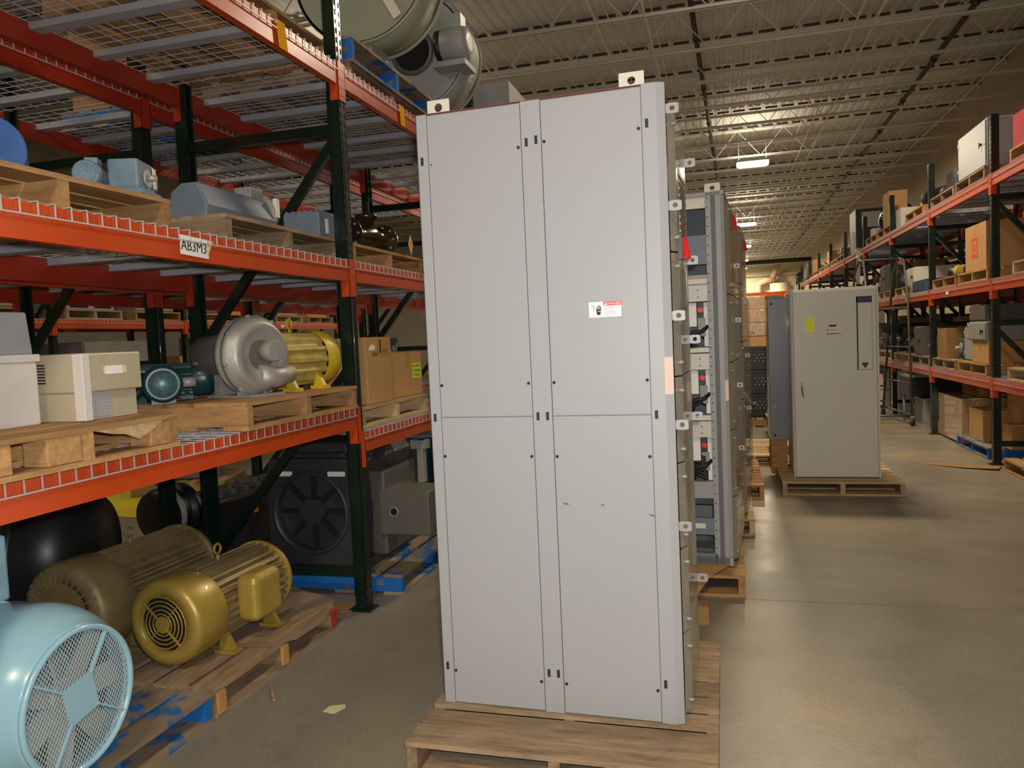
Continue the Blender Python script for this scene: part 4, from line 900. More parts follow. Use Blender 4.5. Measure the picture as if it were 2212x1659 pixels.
kn = []
for x, zs in ((0.062, (0.130, 0.965, 1.235)), (0.404, (0.115, 0.965, 1.235, 2.085)), (0.500, (0.115, 0.965, 1.235, 2.095)), (W-0.090, (0.120, 0.965, 1.235, 2.100))):
    for z in zs: MB().cyl((x, -0.003, z), (x, 0.002, z), 0.0058, 12).cyl((x, -0.0045, z), (x, -0.003, z), 0.003, 8).obj('panel_screw', 'seam', t)
MB().cyl((0.064, -0.001, 2.06), (0.064, 0.002, 2.06), 0.003, 8).obj('panel_screw', 'seam', t)
def slot(x, z): MB().box(x-0.0055, x+0.0055, -0.0006, 0.002, z-0.015, z+0.015).obj('lock_slot', 'seam', t)
for x, zs in ((0.028, (2.075, 1.113, 0.145)), (0.434, (2.100, 1.113, 0.150)), (0.470, (2.105, 1.113, 0.150)), (W-0.062, (2.115, 1.113, 0.145))):
    for z in zs: slot(x, z)
MB().box(0.0, W-0.03, 0.001, 0.013, H, H+0.003).box(0.02, W-0.01, 0.03, D, H, H+0.012).obj('top_edge', mat('dull_red_edge', (0.22, 0.05, 0.05), 0.6), t)
def lug(x, hole=0.012):
    b = MB().plate(x, H+0.034, 0.088, 0.058, 0.045, 0.051, hole).box(x-0.044, x+0.044, 0.045, 0.10, H+0.003, H+0.007)
    b.obj('lifting_angle', 'cream', t)
lug(0.085, 0.016); lug(W-0.115, 0.014)
# danger label
dl = box(0.650, 0.765, -0.0008, 0.0, 1.462, 1.516).obj('danger_label', 'white', t)
dl.location.x = -0.012; dl.scale = (1, 1, 1)
box(0.703, 0.765, -0.0014, -0.0008, 1.502, 1.516).obj('red_band', 'redlab', dl)
text('danger_word', 'DANGER', 0.0125, 'white', dl, (0.738, -0.0016, 1.5087), FRONT, ext=0.0002)
MB().prism([(0.7055, 1.504), (0.7145, 1.504), (0.710, 1.5135)], -0.0018, -0.0014, 'y').obj('warning_triangle', 'white', dl)
hand = MB().prism([(0.6765, 1.4835), (0.678, 1.478), (0.6795, 1.470), (0.6905, 1.470), (0.692, 1.478), (0.6945, 1.482), (0.688, 1.481), (0.683, 1.483)], -0.0014, -0.0008, 'y')
for x, z0, z1 in ((0.681, 1.486, 1.502), (0.685, 1.486, 1.5045), (0.689, 1.486, 1.5035), (0.6925, 1.484, 1.500), (0.6775, 1.486, 1.494)): hand.box(x-0.0012, x+0.0012, -0.0014, -0.0008, z0, z1)
hand.box(0.6768, 0.6935, -0.0014, -0.0008, 1.484, 1.489).obj('hand_symbol', 'ink', dl)
MB().tube([(0.658, -0.0012, 1.505), (0.669, -0.0012, 1.499), (0.671, -0.0012, 1.495), (0.6655, -0.0012, 1.490), (0.667, -0.0012, 1.485), (0.672, -0.0012, 1.484)], 0.0009, 6).obj('shock_wire', 'ink', dl)
tx = MB()
for k, (w_, z) in enumerate(((0.036, 1.498), (0.040, 1.4935), (0.030, 1.489), (0.012, 1.4845), (0.036, 1.4805), (0.040, 1.4765), (0.042, 1.4725), (0.016, 1.4685))):
    x = 0.705; 
    while x < 0.705+w_: 
        l_ = random.uniform(0.0015, 0.005); tx.box(x, x+l_, -0.0012, -0.0008, z-0.0007, z+0.0008); x += l_+0.0009
tx.obj('fine_print', 'mcc_dk', dl)
for (x, z, l_) in ((0.835, 0.756, 0.022), (0.525, 0.792, 0.02), (0.66, 0.790, 0.01)):
    MB().bar((x-l_/2, -0.0004, z+0.003), (x+l_/2, -0.0004, z-0.002), 0.003, 0.0006, (0, 1, 0)).bar((x-l_/3, -0.0004, z-0.003), (x+l_/2, -0.0004, z-0.004), 0.0015, 0.0006, (0, 1, 0)).obj('scratch_mark', 'dkgrey', t)
# doors and fittings on a cabinet's right side (facing +x); local frame: x0 = side plane, y from ya to yb
def side_doors(t, xs, ya, yb, zs, h0, handles=()):
    for (a, b) in zip(zs[:-1], zs[1:]):
        MB().add([(xs, ya, a+.003), (xs+0.022, ya+0.05, a+.003), (xs+0.022, yb, a+.003), (xs, yb, a+.003), (xs, ya, b-.003), (xs+0.022, ya+0.05, b-.003), (xs+0.022, yb, b-.003), (xs, yb, b-.003)],
                 [(0, 3, 2, 1), (4, 5, 6, 7), (0, 1, 5, 4), (1, 2, 6, 5), (2, 3, 7, 6), (3, 0, 4, 7)]).obj('side_door', 'mcc_side', t, 0.002)
        for z in (a+0.05, b-0.05): MB().cyl((xs+0.010, ya+0.02, z), (xs+0.030, ya+0.02, z), 0.006, 8).obj('door_screw', 'zinc', t)
    for (y, z) in handles:
        MB().box(xs+0.022, xs+0.037, y-0.02, y+0.02, z-0.045, z+0.045).obj('handle_base', 'black', t)
        MB().bar((xs+0.040, y, z+0.03), (xs+0.055, y-0.01, z-0.045), 0.016, 0.018).obj('red_handle', 'red', t)
def tab(t, xs, y, z, s=1.0, hole=0.0085):
    b = MB().plate(xs+0.022*s, z, 0.044*s, 0.036*s, y, y+0.003, hole*s).obj('splice_tab', 'zinc', t)
side_doors(t, W, 0.06, D, (0.01, 0.31, 0.62, 0.93, 1.24, 1.68, H-0.07), 0, ((0.12, 1.70),))
for z in (2.165, 1.835, 1.455, 1.072, 0.710): tab(t, W, 0.035, z)
for z in (2.085, 1.69, 1.365, 1.045, 0.36): tab(t, W+0.020, D+0.005, z)
MB().tube([(W+0.024, 0.30, 1.66), (W+0.035, 0.28, 1.62), (W+0.035, 0.30, 1.53), (W+0.024, 0.34, 1.48)], 0.004, 6).obj('loose_wire', 'zinc', t)
box(W+0.0003, W+0.0312, -0.001, 0.0045, 1.18, 1.31)
lb = MB().prism([(W-0.030, 0.0), (W-0.001, 0.016), (W-0.001, 0.0145), (W-0.029, -0.0015)], 1.183, 1.313, 'z').obj('upright_label', 'pink', t, label='pale pink upright label on the corner post')
MB().box(W+0.022, W+0.0225, 0.20, 0.5, 1.75, 2.0).obj('louver_plate', 'mcc_dk', t)
lv = MB()
for k in range(9): lv.bar((W+0.022, 0.22, 1.77+k*0.026), (W+0.026, 0.48, 1.77+k*0.026), 0.006, 0.008)
lv.obj('louver_slats', 'mcc_side', t)
# ------------------------------------------------------------------ open cabinet behind, with drawers and cables
pallet('slatted pallet under the open-fronted grey cabinet', -0.40, 5.12, 0, 0.98, 1.28, run='y', kind='wood', nb=10)
t = thing('open_cabinet', 'open-fronted grey control cabinet with wired units and red knobs, second in the row', 'cabinet', (-0.925, 4.70, 0.135), math.radians(-4))
W2, H2, D2 = 0.955, 2.19, 0.95
MB().box(W2-0.105, W2-0.045, 0, 0.05, 0, H2).obj('inner_post', 'mcc_dk', t, 0.002)
pp = MB().prism([(W2-0.075, 0.0), (W2-0.02, 0.0), (W2, 0.014), (W2, 0.05), (W2-0.075, 0.05)], 0, H2+0.004, 'z').obj('corner_post', 'mcc_dk', t, 0.001)
ph = MB()
for k in range(40): ph.cyl((W2-0.094, -0.001, 0.05+k*0.054), (W2-0.094, 0.001, 0.05+k*0.054), 0.004, 6)
ph.obj('punched_holes', 'hole', t)
MB().box(0, 0.08, 0, 0.05, 0, H2).obj('corner_post', 'mcc_dk', t, 0.002)
MB().box(0.0, W2, 0, D2, H2-0.02, H2).box(0, W2, D2-0.02, D2, 0, H2).box(0, 0.01, 0, D2, 0, H2).box(W2-0.012, W2, 0.05, D2, 0, H2).box(0, W2, 0, D2, 0.0, 0.05).obj('cabinet_shell', 'mcc_dk', t)
MB().box(0.01, W2-0.012, 0.30, 0.32, 0.3, H2-0.02).obj('back_plate', mat('dark_blue_grey_steel', (0.09, 0.11, 0.13), 0.5), t)
MB().plate(W2-0.065, H2+0.030, 0.09, 0.055, 0.05, 0.056, 0.014).obj('lifting_angle', 'cream', t)
xa, xb = 0.55, W2-0.105
for z0, z1, m in ((H2-0.085, H2-0.02, 'cream'), (1.60, 1.72, 'mcc_dk'), (1.78, 1.95, 'bluegrey')):
    MB().box(xa, xb, 0.02, 0.05, z0, z1).obj('blank_plate', m, t, 0.001)
for zc in (1.66, 1.26, 0.86):
    u = MB().box(xa+0.05, xb, 0.0, 0.04, zc-0.095, zc-0.0).obj('unit_plate', 'offwhite' , t, 0.001)
    MB().box(xa+0.05, xb, -0.004, 0.045, zc+0.006, zc+0.035).obj('unit_lip', 'cream', u, 0.001)
    for zz in (-0.03, -0.07): MB().cyl((xb-0.055, -0.002, zc+zz), (xb-0.055, 0.001, zc+zz), 0.004, 8).obj('unit_screw', 'seam', u)
    if zc > 0.8:
        MB().box(xb-0.115, xb-0.07, 0.04, 0.12, zc-0.24, zc-0.10).obj('contactor', 'white', t)
        MB().box(xb-0.065, xb-0.02, 0.05, 0.12, zc-0.30, zc-0.19).obj('breaker', 'grey_paint', t, 0.002)
        MB().box(xb-0.03, xb-0.004, 0.06, 0.12, zc-0.36, zc-0.10).obj('wire_duct', 'white', t)
        MB().cyl((xb-0.045, 0.02, zc-0.145), (xb-0.045, 0.055, zc-0.145), 0.017, 12).cyl((xb-0.045, 0.055, zc-0.145), (xb-0.045, 0.10, zc-0.145), 0.010, 8).obj('red_knob', 'red', t)
        MB().tube([(xb-0.16, 0.05, zc-0.36), (xb-0.11, 0.04, zc-0.30), (xb-0.09, 0.03, zc-0.275), (xb-0.04, 0.04, zc-0.27), (xb-0.01, 0.07, zc-0.24)], 0.013, 8).tube([(xb-0.115, 0.06, zc-0.36), (xb-0.10, 0.05, zc-0.31), (xb-0.06, 0.05, zc-0.29), (xb-0.02, 0.08, zc-0.31)], 0.010, 8).obj('black_cable', 'rubber', t)
MB().box(xa+0.05, xb, 0.0, 0.04, 0.40, 0.50).obj('unit_plate', 'mcc_dk', t, 0.001)
cb = MB()
for k in range(7): cb.tube([(xa+0.02+0.01*k, 0.06, 0.72-0.015*k), (xa+0.10, 0.05+0.01*k, 0.68-0.02*k), (xb-0.05, 0.05, 0.64-0.02*k), (xb-0.04+0.004*k, 0.08, 0.45)], 0.010, 6)
cb.obj('cable_bundle', 'rubber', t)
MB().box(0.08, xb+0.02, 0.005, 0.04, 0.18, 0.28).obj('lower_rail', 'bluegrey', t, 0.002); MB().box(0.08, xb+0.02, 0.0, 0.04, -0.0, 0.07).obj('bottom_rail', 'bluegrey', t, 0.002)
MB().box(xb-0.11, xb-0.05, -0.003, 0.0, 0.22, 0.25).obj('paper_tag', 'cream', t)
side_doors(t, W2, 0.06, D2, (0.02, 0.4, 0.8, 1.2, 1.6, H2-0.05), 0, ((0.16, 2.03),))
for z in (1.78, 1.45, 1.05, 0.66): tab(t, W2+0.03, 0.30, z, 0.8)
box(W2-0.020, W2-0.0005, -0.0008, 0.0, 0.98, 1.10).obj('upright_label', 'pink', t)
# third and fourth cabinets in the row
def rowcab(label, x, y, z, w, h, d, rz, handles, tabs, group=None):
    t = thing('control_cabinet', label, 'cabinet', (x, y, z), rz)
    MB().box(0.01, w-0.01, 0.01, d, 0, h).obj('cabinet_body', 'mcc_dk', t)
    MB().prism([(w-0.075, 0.0), (w-0.02, 0.0), (w, 0.014), (w, 0.04), (w-0.075, 0.04)], 0, h+0.003, 'z').obj('corner_post', 'mcc_dk', t, 0.001)
    MB().box(0.0, w-0.078, 0.0, 0.012, 0.005, h-0.005).obj('flat_panel', 'mcc_dk', t, 0.001)
    MB().plate(w-0.055, h+0.030, 0.07, 0.055, 0.05, 0.056, 0.012).obj('lifting_angle', 'cream', t)
    n = 5; side_doors(t, w, 0.05, d, [0.02+(h-0.06)*k/n for k in range(n+1)], 0, handles)
    for y_, z_ in tabs: tab(t, w+0.03, y_, z_, 0.8)
    return t
pallet('slatted pallet under the third cabinet in the grey row', -0.28, 6.42, 0, 0.95, 1.15, run='y', kind='wood_pale', nb=9)
rowcab('third grey control cabinet in the row, with a red handle and louvred side', -0.80, 5.93, 0.13, 0.92, 2.20, 0.95, math.radians(-4), ((0.25, 2.03),), ((0.2, 1.6), (0.2, 1.2), (0.2, 0.8)))
pallet('slatted pallet under the fourth cabinet in the grey row', -0.15, 7.85, 0, 0.95, 1.4, run='y', kind='wood', nb=9)
rowcab('fourth and lowest grey control cabinet in the row with oval splice tabs', -0.60, 7.30, 0.13, 0.80, 1.72, 1.15, math.radians(-3), (), ((1.1, 1.35), (1.1, 0.62)))
sheet('cardboard_sheet', ([(-0.30, 4.02, 0.03), (-0.20, 4.20, 0.06), (-0.10, 4.42, 0.142), (-0.02, 4.56, 0.150), (0.04, 4.72, 0.138)], [(-0.42, 4.10, 0.05), (-0.38, 4.30, 0.08), (-0.30, 4.48, 0.142), (-0.2, 4.60, 0.150), (-0.1, 4.76, 0.138)]), 0.004, 'card', 'bent orange-brown cardboard sheet between the tall cabinet and the open cabinet')
tag(MB().box(-0.22, -0.105, 4.02, 4.12, 0.0, 0.10).obj('wood_block', 'wood', None, 0.002), 'short wood block on the floor behind the tall grey cabinet', 'wood block')
pallet('slatted pallet lying behind the grey cabinets beside the white door cabinet', 0.30, 9.5, 0, 0.9, 1.3, run='y', kind='wood_pale', nb=9)
# ------------------------------------------------------------------ warm grey cabinet with a door, right of centre
pallet('slatted pallet in front under the warm grey door cabinet', 1.00, 7.84, 0, 1.02, 1.05, run='y', kind='wood_pale', nb=7)
pallet('second slatted pallet behind the warm grey door cabinet', 0.98, 8.98, 0, 1.02, 1.05, run='y', kind='wood', nb=8)
W3, H3, D3 = 0.745, 1.735, 0.72
t = thing('door_cabinet', 'warm grey cabinet with a hinged door, yellow sticker and tall recessed panel', 'cabinet', (0.605, 7.50, 0.127))
MB().box(0.015, W3-0.012, 0.022, D3, 0.0, H3).obj('cabinet_body', 'asa', t, 0.012, seg=3)
MB().prism([(0.0, 0.05), (0.0, 0.018), (0.014, 0.002), (0.022, 0.002), (0.022, 0.05)], 0.0, H3, 'z').obj('left_edge', 'asa', t, 0.003)
dr = MB().box(0.024, W3-0.02, 0.0, 0.02, 0.008, H3-0.02)
d_ = dr.obj('door', 'asa', t, 0.006, seg=3)
MB().box(W3-0.018, W3, 0.004, 0.05, 0.0, H3).obj('right_edge', 'asa', t, 0.003)
r = MB().box(W3-0.185, W3-0.055, -0.004, 0.0, 0.985, 1.645).obj('recessed_panel', 'mcc_dk', d_, 0.001)
MB().box(W3-0.172, W3-0.060, -0.0055, -0.004, 0.992, 1.585).obj('panel_face', 'asa', r); MB().box(W3-0.185, W3-0.174, -0.0058, -0.0042, 0.985, 1.645).box(W3-0.185, W3-0.055, -0.0058, -0.0042, 1.59, 1.645).obj('dark_window', 'black', r)
MB().box(W3-0.145, W3-0.095, -0.0075, -0.0055, 1.030, 1.050).prism([(W3-0.14, 1.03), (W3-0.10, 1.03), (W3-0.12, 0.998)], -0.0075, -0.0055, 'y').obj('lock_plate', 'black', r)
MB().box(0.128, 0.20, -0.0012, 0.0, 1.345, 1.475).obj('yellow_sticker', 'neon', d_)
sk = MB()
for k in range(5): sk.box(0.136, 0.190-0.006*(k % 3), -0.0018, -0.0012, 1.455-0.02*k, 1.4575-0.02*k)
sk.obj('sticker_lines', 'olive', d_)
lb = MB().box(0.298, 0.432, -0.0014, 0.0, 1.315, 1.385).obj('maker_label', 'cream', d_)
MB().box(0.330, 0.392, -0.002, 0.0, 1.386, 1.402).obj('label_plate', 'ink', lb); MB().box(0.303, 0.428, -0.0018, -0.0014, 1.318, 1.325).obj('label_bar', 'ink', lb)
MB().box(0.308, 0.328, -0.0018, -0.0014, 1.343, 1.366).obj('red_emblem', 'redlab', lb); MB().bar((0.310, -0.002, 1.345), (0.326, -0.002, 1.364), 0.003, 0.0004, (0, 1, 0)).obj('emblem_stroke', 'white', lb)
text('maker_name', 'ZENITH', 0.019, 'ink', lb, (0.375, -0.002, 1.3545), FRONT, ext=0.0002, sx=1.1)
MB().box(0.080, 0.092, -0.012, 0.0, 0.835, 0.885).obj('latch_base', 'zinc', d_); MB().bar((0.084, -0.018, 0.85), (0.094, -0.026, 0.755), 0.013, 0.012).obj('door_latch', 'blackm', d_)
MB().cyl((0.042, -0.002, H3-0.04), (0.042, 0.0, H3-0.04), 0.004, 8).obj('corner_screw', 'seam', d_)
MB().bar((0.50, 0.0, 0.7), (0.503, -0.0002, 0.66), 0.002, 0.0005).obj('scratch_mark', 'brown_ink', d_)
MB().box(0.06, 0.10, 0.3, 0.34, H3, H3+0.06).obj('conduit_hub', 'asa', t)
# slate side panel standing behind it
t = thing('grey_panel', 'slate grey steel panel standing behind the warm grey cabinet, left of it', 'panel', (0.435, 8.02, 0.127))
MB().box(0.0, 0.30, 0.0, 0.35, 0.28, 1.69).obj('panel_body', 'asa_dk', t, 0.006); MB().box(-0.005, 0.16, -0.004, 0.30, 1.69, 1.72).obj('panel_cap', 'wood_pale', t)
MB().box(0.005, 0.16, 0.02, 0.33, 0, 0.28).obj('panel_plinth', 'wood', t)
for x, z, m in ((0.035, 1.63, 'seam'), (0.04, 1.18, 'zinc'), (0.045, 0.62, 'zinc'), (0.045, 0.33, 'seam')): MB().cyl((x, -0.006, z), (x, 0, z), 0.012, 10).obj('panel_bolt', m, t)
# wrapped boxes, black crates and machine in the gap between the two cabinet groups
pallet('slatted pallet under the black crates in the gap', 0.82, 12.9, 0, 1.0, 1.0, kind='wood')
for k, (z, lab) in enumerate(((0.13, 'lowest of the three stacked black mesh crates'), (0.50, 'middle of the three stacked black mesh crates'), (0.87, 'topmost of the three stacked black mesh crates'))):
    t = thing('black_crate', lab+' seen in the gap between the cabinets', 'crate', (0.75, 12.9, z))
    MB().box(-0.36, 0.36, -0.3, 0.3, 0, 0.365).obj('crate_body', 'black', t, 0.01); MB().box(-0.37, 0.37, -0.31, 0.31, 0.335, 0.367).obj('crate_rim', 'blackm', t)
    c = MB()
    for i in range(10):
        for j in range(3): c.lathe([(0.010, 0), (0.014, -0.006), (0.006, -0.006)], (-0.27+i*0.06+(j % 2)*0.03, -0.302, 0.14+j*0.05), 'y', 8)
    c.obj('crate_openings', 'copper', t)
t = carton('flat orange-brown carton on top of the black crates', 0.75, 12.9, 1.24, 0.8, 0.6, 0.16, m='card')
wrapped_stack('film-wrapped stack of cartons on top of the black crates', 0.75, 12.9, 1.405, 0.78, 0.6, 0.62, 0, 3, 1, 1, m='wrap')
t = thing('black_machine', 'black cage-fronted machine on the floor in the gap between the cabinets', 'machine', (0.88, 11.4, 0.0))
MB().box(-0.3, 0.4, -0.3, 0.3, 0.10, 0.62).obj('machine_body', 'blackm', t, 0.04)
MB().tube([(-0.33, -0.3, 0.35), (-0.30, -0.32, 0.28), (-0.30, -0.32, 0.40), (-0.15, -0.33, 0.62), (0.1, -0.33, 0.72)], 0.014, 8).obj('guard_rail', 'zinc', t)
for k in range(5): MB().box(-0.22, 0.36, -0.312, -0.30, 0.16+k*0.09, 0.19+k*0.09).obj('louver_slat', 'dkgrey', t)
MB().box(-0.28, -0.2, -0.28, 0.28, 0, 0.1).box(0.3, 0.38, -0.28, 0.28, 0, 0.1).obj('skid', 'wood_old', t)
# ------------------------------------------------------------------ right rack contents
ZR = {'lower': 0.90+0.009, 'middle': 1.92+0.009, 'top': 2.98+0.009}
ordn = ['nearest', 'second', 'third', 'fourth', 'fifth', 'sixth', 'seventh', 'eighth', 'ninth']
XR0 = 3.20
def by(b, f): return 6.53+b*BAY+f*BAY
# explicit near items ------------------------------------------------
def rp(lab, y, lev, kind, x=XR0, **k): return pallet('%s on the %s shelf of the right rack' % (lab, lev), x, y, ZR[lev], 1.02, 1.04, kind=kind, **k)
rp('brown pallet under the red carton', 7.95, 'top', 'wood')
carton('red carton on the top shelf at the right picture edge', 3.05, 8.10, ZR['top']+.127, 0.7, 0.6, 0.30, m='redbox', tape=False)
carton('second red carton behind the first at the right picture edge', 3.15, 7.40, ZR['top']+.127, 0.7, 0.6, 0.42, m='redbox', tape=False)
rp('brown pallet under the big white cabinet', 9.72, 'top', 'wood_old')
t = enclosure('big white steel cabinet on the top shelf beside the near right post', 3.10, 9.70, ZR['top']+.128, 0.98, 0.75, 0.50, -PI/2, 'mcc')
enclosure('long white cabinet lying on the top rear shelf behind the near right post', 4.54, 8.0, 2.985, 1.6, 0.6, 0.62, PI/2, 'offwhite', door=False)
rp('brown pallet under the white-covered machine', 10.85, 'top', 'wood_old')
t = thing('dark_machine', 'dark machine with a white cover beside the big white cabinet, top shelf', 'machine', (3.1, 10.80, ZR['top']+.127))
MB().box(-0.3, 0.3, -0.26, 0.26, 0, 0.26).obj('machine_base', 'blackm', t, 0.02); MB().lathe([(0.16, 0.26), (0.2, 0.30), (0.2, 0.48), (0.14, 0.52)], (0, 0, 0), 'z', 20).obj('white_cover', 'offwhite', t)
MB().cyl((-0.2, -0.1, 0.26), (-0.2, -0.1, 0.42), 0.04, 10).obj('black_stack', 'black', t)
rp('tan pallet under the black and yellow motors', 12.3, 'top', 'wood')
motor('black motor lying on the top right shelf past the second post', 3.0, 12.15, ZR['top']+.127, L=0.5, r=0.13, rz=PI/2+.3, body='blackm', eye=False)
motor('yellow motor on the top right shelf behind the black motor', 3.0, 12.65, ZR['top']+.127, L=0.4, r=0.10, rz=PI/2, body='yellow', eye=False)
rp('tan pallet under the tall brown carton', 14.45, 'top', 'wood')
t = carton('white carton on the top right shelf near the tall brown one', 3.0, 13.55, ZR['top']+.001, 0.5, 0.35, 0.32, m='offwhite', tape=False)
carton('tall brown carton on the top right shelf at the third post', 2.86, 14.35, ZR['top']+.127, 0.28, 0.5, 0.58)
rp('brown pallet under the black motor pair', 15.6, 'top', 'wood')
motor('large black motor on the top right shelf, left of the tall brown carton', 3.1, 15.4, ZR['top']+.127, L=0.7, r=0.25, rz=PI/2, body='blackm', eye=False)
gearbox('small pale gearbox on the top right shelf next to the large black motor', 2.9, 16.0, ZR['top']+.127, 0.25, 0.2, 'offwhite')
t = enclosure('tall black cabinet with a pale paper on its door, top right shelf', 3.15, 18.2, ZR['top']+.001, 0.72, 0.8, 0.95, 0, 'black')
MB().box(-0.25, 0.12, -0.419, -0.417, 0.56, 0.88).obj('pale_paper', 'mcc', t); MB().box(-0.362, -0.357, -0.39, 0.39, 0.02, 0.93).obj('pale_side', 'mcc_dk', t)
# level middle near
rp('tan pallet under the grey and red machine', 7.9, 'middle', 'wood_pale')
gearbox('grey machine with red hoses on the middle shelf, right picture edge', 3.0, 8.2, ZR['middle']+.127, 0.5, -PI/2, 'dkgrey')
gearbox('second small red-grey machine at the right picture edge, middle shelf', 3.0, 7.6, ZR['middle']+.127, 0.35, -PI/2, 'redbox')
rp('brown pallet under the large printed carton', 9.65, 'middle', 'wood')
t = carton('large cardboard box with a red square print, middle shelf beside the near right post', 3.08, 9.62, ZR['middle']+.127, 0.72, 0.72, 0.50)
MB().box(-0.3612, -0.3602, -0.09, 0.13, 0.14, 0.36).obj('red_square_print', 'redlab', t); MB().box(-0.3618, -0.3612, -0.05, 0.09, 0.18, 0.32).obj('print_centre', 'card', t); MB().box(-0.3622, -0.3618, -0.02, 0.06, 0.21, 0.29).obj('print_core', 'redlab', t)
rp('worn brown pallet under the small motors', 10.8, 'middle', 'wood')
for k, (x, y, m) in enumerate(((2.95, 10.55, 'dkgrey'), (2.98, 10.95, 'yellow_dirty'), (3.0, 11.2, 'blackm'))): motor('small %s motor on the middle right shelf, %s of three' % (['grey', 'dull yellow', 'black'][k], ['nearest', 'middle', 'farthest'][k]), x, y, ZR['middle']+.127, L=0.26, r=0.075, rz=PI/2+.5*k, body=m, eye=False)
for k in range(3): carton('dark blue small box, %s of three in a row on the middle right shelf' % ['nearest', 'middle', 'farthest'][k], 2.92, 11.75+0.33*k, ZR['middle']+.001, 0.4, 0.27, 0.17, m='dkblue', tape=False)
rp('pale pallet behind the ladder top', 13.1, 'middle', 'wood_pale')
enclosure('cream box on the pallet behind the ladder top', 3.1, 13.0, ZR['middle']+.127, 0.5, 0.6, 0.28, -PI/2, 'cream')
carton('yellow-brown carton on the middle shelf past the blue boxes', 3.45, 12.3, ZR['middle']+.001, 0.5, 0.5, 0.34)
# level lower near
rp('tan pallet under the brass valve', 8.05, 'lower', 'wood_pale')
valve('brass flanged valve on the pallet at the right picture edge', 2.95, 8.15, ZR['lower']+.127, 0.12, PI/2, 'copper')
motor('small yellow-grey motor beside the brass valve, right picture edge', 3.1, 7.7, ZR['lower']+.127, L=0.36, r=0.09, rz=PI/2, body='yellow_dirty', eye=False)
carton('large tan carton standing behind the brass valve, lower rear shelf', 4.50, 8.0, 0.905, 0.7, 1.4, 0.80)
rp('brown pallet under the grey cases', 9.72, 'lower', 'wood')
carton('cardboard box on the brown pallet, lower right shelf beside the post', 2.98, 9.55, ZR['lower']+.127, 0.48, 0.55, 0.24)
enclosure('pale grey case stacked on the cardboard box, lower right shelf', 2.98, 9.60, ZR['lower']+.371, 0.62, 0.5, 0.21, -PI/2, 'grey_paint')
enclosure('dark grey case on top of the pale grey case, lower right shelf', 3.0, 9.62, ZR['lower']+.585, 0.55, 0.5, 0.18, -PI/2, 'dkgrey', knob=False)
enclosure('pale grey case behind the cardboard box, lower right shelf', 3.05, 10.12, ZR['lower']+.127, 0.35, 0.5, 0.40, -PI/2, 'mcc_dk', knob=False)
rp('brown pallet under the dark green gearboxes', 10.85, 'lower', 'wood_old')
# generic fill for the farther bays ----------------------------------
kinds = ['gear', 'motor', 'gear2', 'valve', 'carton2', 'gear', 'enc', 'motor']
cols = {'gear': ('greenm', 'dark green gearbox'), 'gear2': ('dkgrey', 'dark grey gearbox'), 'carton': ('card', 'cardboard box'), 'carton2': ('card_dark', 'dark brown box'), 'motor': ('blackm', 'black motor'), 'enc': ('dkgrey', 'dark grey enclosure'), 'wrap': ('wrap', 'film-wrapped stack'), 'valve': ('copper', 'bronze flanged valve')}
random.seed(21)
for b in range(1, 9):
    for lev in ('lower', 'middle', 'top'):
        for h in range(2):
            if lev == 'top' and b < 5: continue
            if lev == 'middle' and b < 3: continue
            if lev == 'lower' and b == 1: 
                if h == 0: continue
            f = 0.27+0.48*h; y = by(b, f)
            if lev == 'lower' and b == 1: y = 10.85
            else: pallet('%s pallet in the %s half of the %s bay, %s right shelf' % (['tan', 'brown'][h], ['near', 'far'][h], ordn[b], lev), XR0, y, ZR[lev], 1.02, 1.02, kind=['wood_pale', 'wood', 'wood_old'][(b+h) % 3])
            base = ZR[lev]+.127
            n = 4 if b < 4 else (2 if b < 6 else 1)
            used = []
            for q in range(n):
                k = kinds[(b*5+h*3+q*2+{'lower': 0, 'middle': 3, 'top': 6}[lev]) % 8]; m, nm = cols[k]
                lab = '%s %s, %s half pallet of the %s bay, %s right shelf' % (['near front', 'far rear', 'far front', 'near rear'][q] if n == 4 else (['front', 'rear'][q] if n == 2 else ''), nm, ['near', 'far'][h], ordn[b], lev)
                lab = ' '.join(lab.split()); x = (2.95, 3.45, 2.95, 3.45)[q]; yy = y+(-0.24, 0.24, 0.24, -0.24)[q] if n > 1 else y
                s = random.uniform(0.9, 1.15)
                if k.startswith('gear'): gearbox(lab, x, yy, base, 0.36*s, -PI/2, m)
                elif k.startswith('carton'): carton(lab, x, yy, base, 0.42, 0.42, 0.36*s*(1+.4*(q % 2)), m=m)
                elif k == 'motor': motor(lab, x, yy, base, L=0.36*s, r=0.115, rz=PI/2, body=m, eye=False)
                elif k == 'enc': enclosure(lab, x, yy, base, 0.42 if n > 1 else 0.8, 0.42, 0.45*s, -PI/2, m)
                elif k == 'wrap': wrapped_stack(lab, x, yy, base, 0.42, 0.42 if n > 1 else 0.8, 0.50*s)
                elif k == 'valve': valve(lab, x, yy, base, 0.19, PI/2, m)
